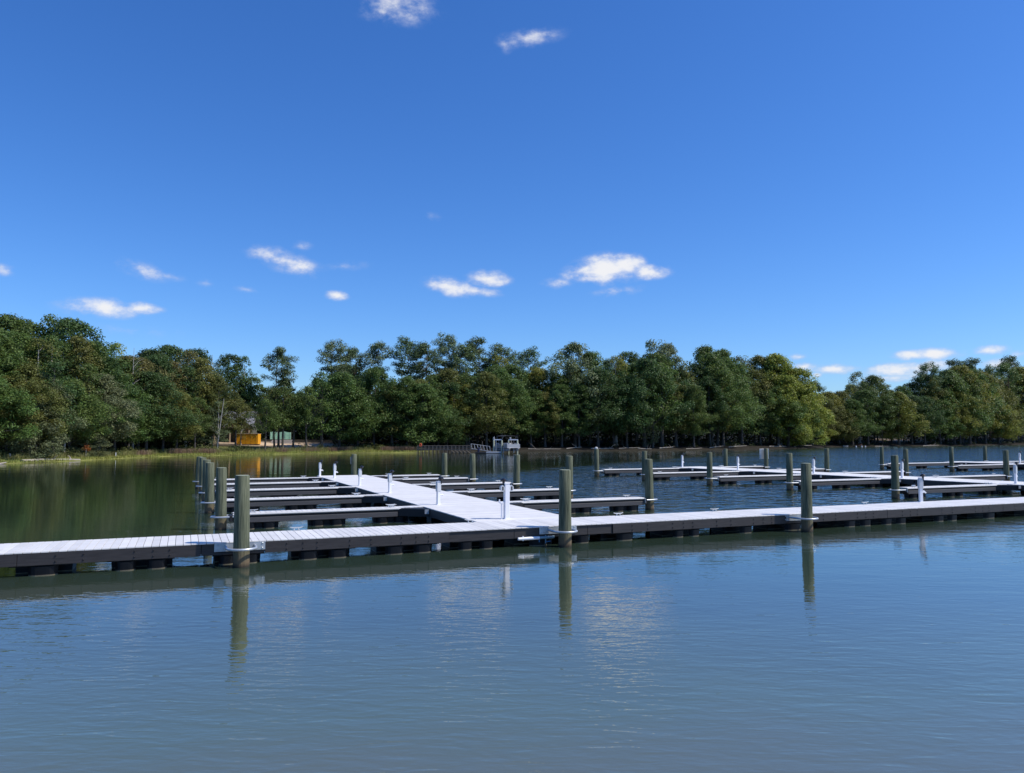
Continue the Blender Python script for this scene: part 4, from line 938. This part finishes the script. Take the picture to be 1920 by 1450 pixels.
mb = MB(); mb.add([(0, -.5, .80), (L, -.5, .36), (L, .5, .36), (0, .5, .80), (0, -.5, .72), (L, -.5, .28), (L, .5, .28), (0, .5, .72)], [(3,2,1,0), (4,5,6,7), (0,1,5,4), (1,2,6,5), (2,3,7,6), (3,0,4,7)][::1]); mb.build('ramp', M_BLOCK, e)
for s in (-1, 1):
    for k in range(7):
        x_ = .1 + k * (L - .2) / 6; z_ = .80 - .44 * x_ / L; mb = MB(); mb.tube([(x_, s * .52, z_ - .05), (x_ - .16, s * .56, z_ + .78)], .035, 6); mb.build('stanchion', M_ALU, e)
    mb = MB(); mb.tube([(-.06, s * .56, 1.56), (L - .26, s * .56, 1.14)], .028, 6); mb.build('handrail', M_ALU, e)
p0, _ = colpos(892, BY); p1, _ = colpos(940, BY); e = empty('floating_platform', (p0, BY - .9, 0)); L = p1 - p0; tag(e, 'low floating platform between gangway and boat lift, its right half pale', 'floating platform')
mb = MB(); mb.bbox(L * .42, L, -.7, .7, .06, .30, .01); mb.build('deck', M_BLOCK, e)
mb = MB(); mb.bbox(0, L * .42 - .01, -.7, .7, .05, .26, .01); mb.build('dark_deck', M_FASCIA, e)
mb = MB(); mb.box(.1, L - .1, -.6, .6, -.2, .049); mb.build('float', M_BLACK, e)
mb = MB(); mb.tube([(L * .26, .5, .26), (L * .26, .5, 1.95)], .05, 8); mb.build('post', M_WOOD, e)
nx_, _ = colpos(898, BY); mb = MB(); mb.lathe([(.16, 0), (.19, .1), (.17, .42), (.19, .66), (.12, .74)], 12); o = mb.build('barrel', M_NAVY, None, True); o.location = (nx_, BY - 1.3, .262); tag(o, 'dark navy drum standing at the foot of the gangway', 'drum')
l0, _ = colpos(926, BY); l1, _ = colpos(970, BY); LW = l1 - l0
e = empty('boat_lift', (l0, BY, 0)); tag(e, 'boat lift of four tall posts with pale top beams holding a pontoon boat', 'boat lift')
for (x_, y_) in ((0, -.6), (LW * .62, 1.8), (LW * .34, -1.0), (LW, -1.0)):
    mb = MB(); mb.lathe([(.13, -2), (.13, 2.10), (.10, 2.14)], 12, Matrix.Translation((x_, y_, 0))); mb.build('post', M_PILETOP, e, True)
for (x0, x1, y_) in ((-.1, LW * .34, -1.0), (LW * .62, LW + .1, -1.0)):
    mb = MB(); mb.bbox(x0, x1, y_ - .06, y_ + .06, 2.15, 2.29, .01); mb.build('beam', M_WHITE, e)
for x_ in (.0, LW * .70):
    mb = MB(); mb.lathe([(.11, 0), (.16, .08), (.15, .22), (.08, .30)], 10, Matrix.Translation((x_, -1.0, 2.30))); mb.tube([(x_, -1.0, 2.45), (x_ + .12, -1.05, 2.78 if x_ == 0 else 2.62)], [.08, .06], 8); mb.build('lift_motor', M_ALU, e, True)
for x_ in (.38, LW * .42, LW * .85): mb = MB(); mb.bbox(x_ - .06, x_ + .06, -1.5, -1.4, .1, 2.10 if x_ == .38 else 1.0, .01); mb.build('guide_post', M_ALU, e)
e = empty('pontoon_boat', (l0 + LW * .56, BY + .3, .32), R(-62)); tag(e, 'silver pontoon boat with pale seats and dark bimini raised on the lift', 'boat')
for s in (-1, 1):
    mb = MB(); mb.tube([(-2.6, s * .82, .28), (-2.3, s * .82, .28), (1.9, s * .82, .28), (2.3, s * .82, .38), (2.6, s * .82, .50)], [.22, .28, .28, .2, .05], 14); mb.build('pontoon', M_ALU, e, True)
mb = MB(); mb.bbox(-2.45, 2.35, -1.2, 1.2, .57, .66, .01); mb.build('deck', M_SEAT, e)
for (a, c) in (((-2.2, 2.3), (-1.19, -1.15)), ((-2.2, 2.3), (1.15, 1.19)), ((2.26, 2.30), (-1.14, 1.14)), ((-2.2, -2.16), (-1.14, -.3))): mb = MB(); mb.bbox(*a, *c, .68, 1.18, .008); mb.build('fence_panel', M_ALU, e)
for (a, c) in (((-2.0, -1.1), (-1.1, -.5)), ((-2.0, -1.0), (.5, 1.1)), ((.6, 2.1), (-1.1, -.5)), ((.6, 2.1), (.5, 1.1))): mb = MB(); mb.bbox(*a, *c, .67, .98, .05); mb.bbox(a[0], a[1], c[0] if c[0] < 0 else c[1] - .16, c[0] + .16 if c[0] < 0 else c[1], .985, 1.36, .04); mb.build('seat', M_SEAT, e)
mb = MB(); mb.bbox(-.6, -.1, .2, .9, .67, 1.35, .04); mb.build('console', M_SEAT, e)
mb = MB(); K = 10
for k in range(K):
    a, c = -1.25 + 2.5 * k / K, -1.25 + 2.5 * (k + 1) / K; za, zc = 2.42 + .14 * math.cos(a * 1.1), 2.42 + .14 * math.cos(c * 1.1)
    mb.add([(-1.5, a, za), (1.1, a, za), (1.1, c, zc), (-1.5, c, zc), (-1.5, a, za + .05), (1.1, a, za + .05), (1.1, c, zc + .05), (-1.5, c, zc + .05)], [(3,2,1,0), (4,5,6,7), (0,1,5,4), (2,3,7,6), (1,2,6,5), (3,0,4,7)])
mb.build('bimini', M_CANVAS, e)
for s in (-1, 1):
    mb = MB(); mb.tube([(-.3, s * 1.17, 1.15), (-1.4, s * 1.2, 2.46)], .022, 6); mb.tube([(-.3, s * 1.17, 1.15), (1.0, s * 1.2, 2.46)], .022, 6); mb.build('bimini_pole', M_ALU, e)
mb = MB(); mb.bbox(-3.0, -2.5, -.22, .22, .62, 1.15, .08); mb.bbox(-2.85, -2.6, -.09, .09, -.25, .62, .03); mb.build('outboard_motor', M_LAMP, e, True)

# ---- beached boats, low dock and cloth in the cove
def dinghy(px, sb, rz, L, label, material):
    x, y, z = ground_at(px, sb); e = empty('dinghy', (x, y, max(z, .02)), rz); tag(e, label, 'boat')
    mb = MB(); st = 9; ring = []
    for k in range(st):
        q = k / (st - 1); xx = -L / 2 + L * q; w_ = .42 * (1 - (abs(2 * q - 1)) ** 2.6) + .03; sh = .34 + .10 * (2 * q - 1) ** 2
        ring.append([(xx, -w_, sh), (xx, -w_ * .8, .08), (xx, 0, .0), (xx, w_ * .8, .08), (xx, w_, sh), (xx, w_ * .85, sh - .01), (xx, w_ * .6, .14), (xx, 0, .09), (xx, -w_ * .6, .14), (xx, -w_ * .85, sh - .01)])
    vs = [p for r_ in ring for p in r_]; fs = []
    for k in range(st - 1):
        for j in range(10): fs.append((k*10+j, k*10+(j+1) % 10, (k+1)*10+(j+1) % 10, (k+1)*10+j))
    fs += [list(range(10)), [(st-1)*10+j for j in range(10)][::-1]]
    mb.add(vs, fs); mb.build('hull', material, e, True)
    mb = MB()
    for xx in (-L * .2, L * .2): mb.bbox(xx - .1, xx + .1, -.33, .33, .24, .27, .005)
    mb.build('thwart', M_WOOD, e)
dinghy(1585, .2, R(10), 1.5, 'small pale boat hull beached in the cove, left of the low dock', M_ALU)
dinghy(1611, 3.2, R(-12), 1.3, 'small boat with reddish hull drawn up behind the low cove dock', M_BROWN)
x, y = colpos(1606, 209.3); e = empty('cove_dock', (x, y, 0), R(4)); tag(e, 'low dark dock with white floats beside the cove shore', 'dock')
mb = MB(); boards(mb, -2.2, 2.6, -.5, .5, .42); mb.build('deck', M_WOOD, e)
for xx in (-.4, 1.2, 2.2): mb = MB(); mb.lathe([(.16, -.2), (.2, .05), (.16, .34)], 10, Matrix.Translation((xx, -.35, 0))); mb.build('float', M_WHITE, e, True)
x, y, z = ground_at(1584, 9); mb = MB(); K = 6
for k in range(K):
    a, c = k / K, (k + 1) / K; f_ = lambda q: (.35 * q + .06 * math.sin(q * 9), .1 * math.sin(q * 6))
    (x0, y0), (x1, y1) = f_(a), f_(c)
    mb.add([(x0 - .45, y0, a * 1.25), (x0 + .45, y0 + .1, a * 1.25 - .1), (x1 + .45, y1 + .1, c * 1.25 - .1), (x1 - .45, y1, c * 1.25), (x0 - .45, y0 + .03, a * 1.25), (x0 + .45, y0 + .13, a * 1.25 - .1), (x1 + .45, y1 + .13, c * 1.25 - .1), (x1 - .45, y1 + .03, c * 1.25)], [(0,1,2,3), (7,6,5,4), (1,5,6,2), (0,3,7,4)])
o = mb.build('hanging_cloth', M_SEAT); o.location = (x, y, z + 1.2); tag(o, 'pale cloth hanging askew between trunks above the cove', 'cloth')
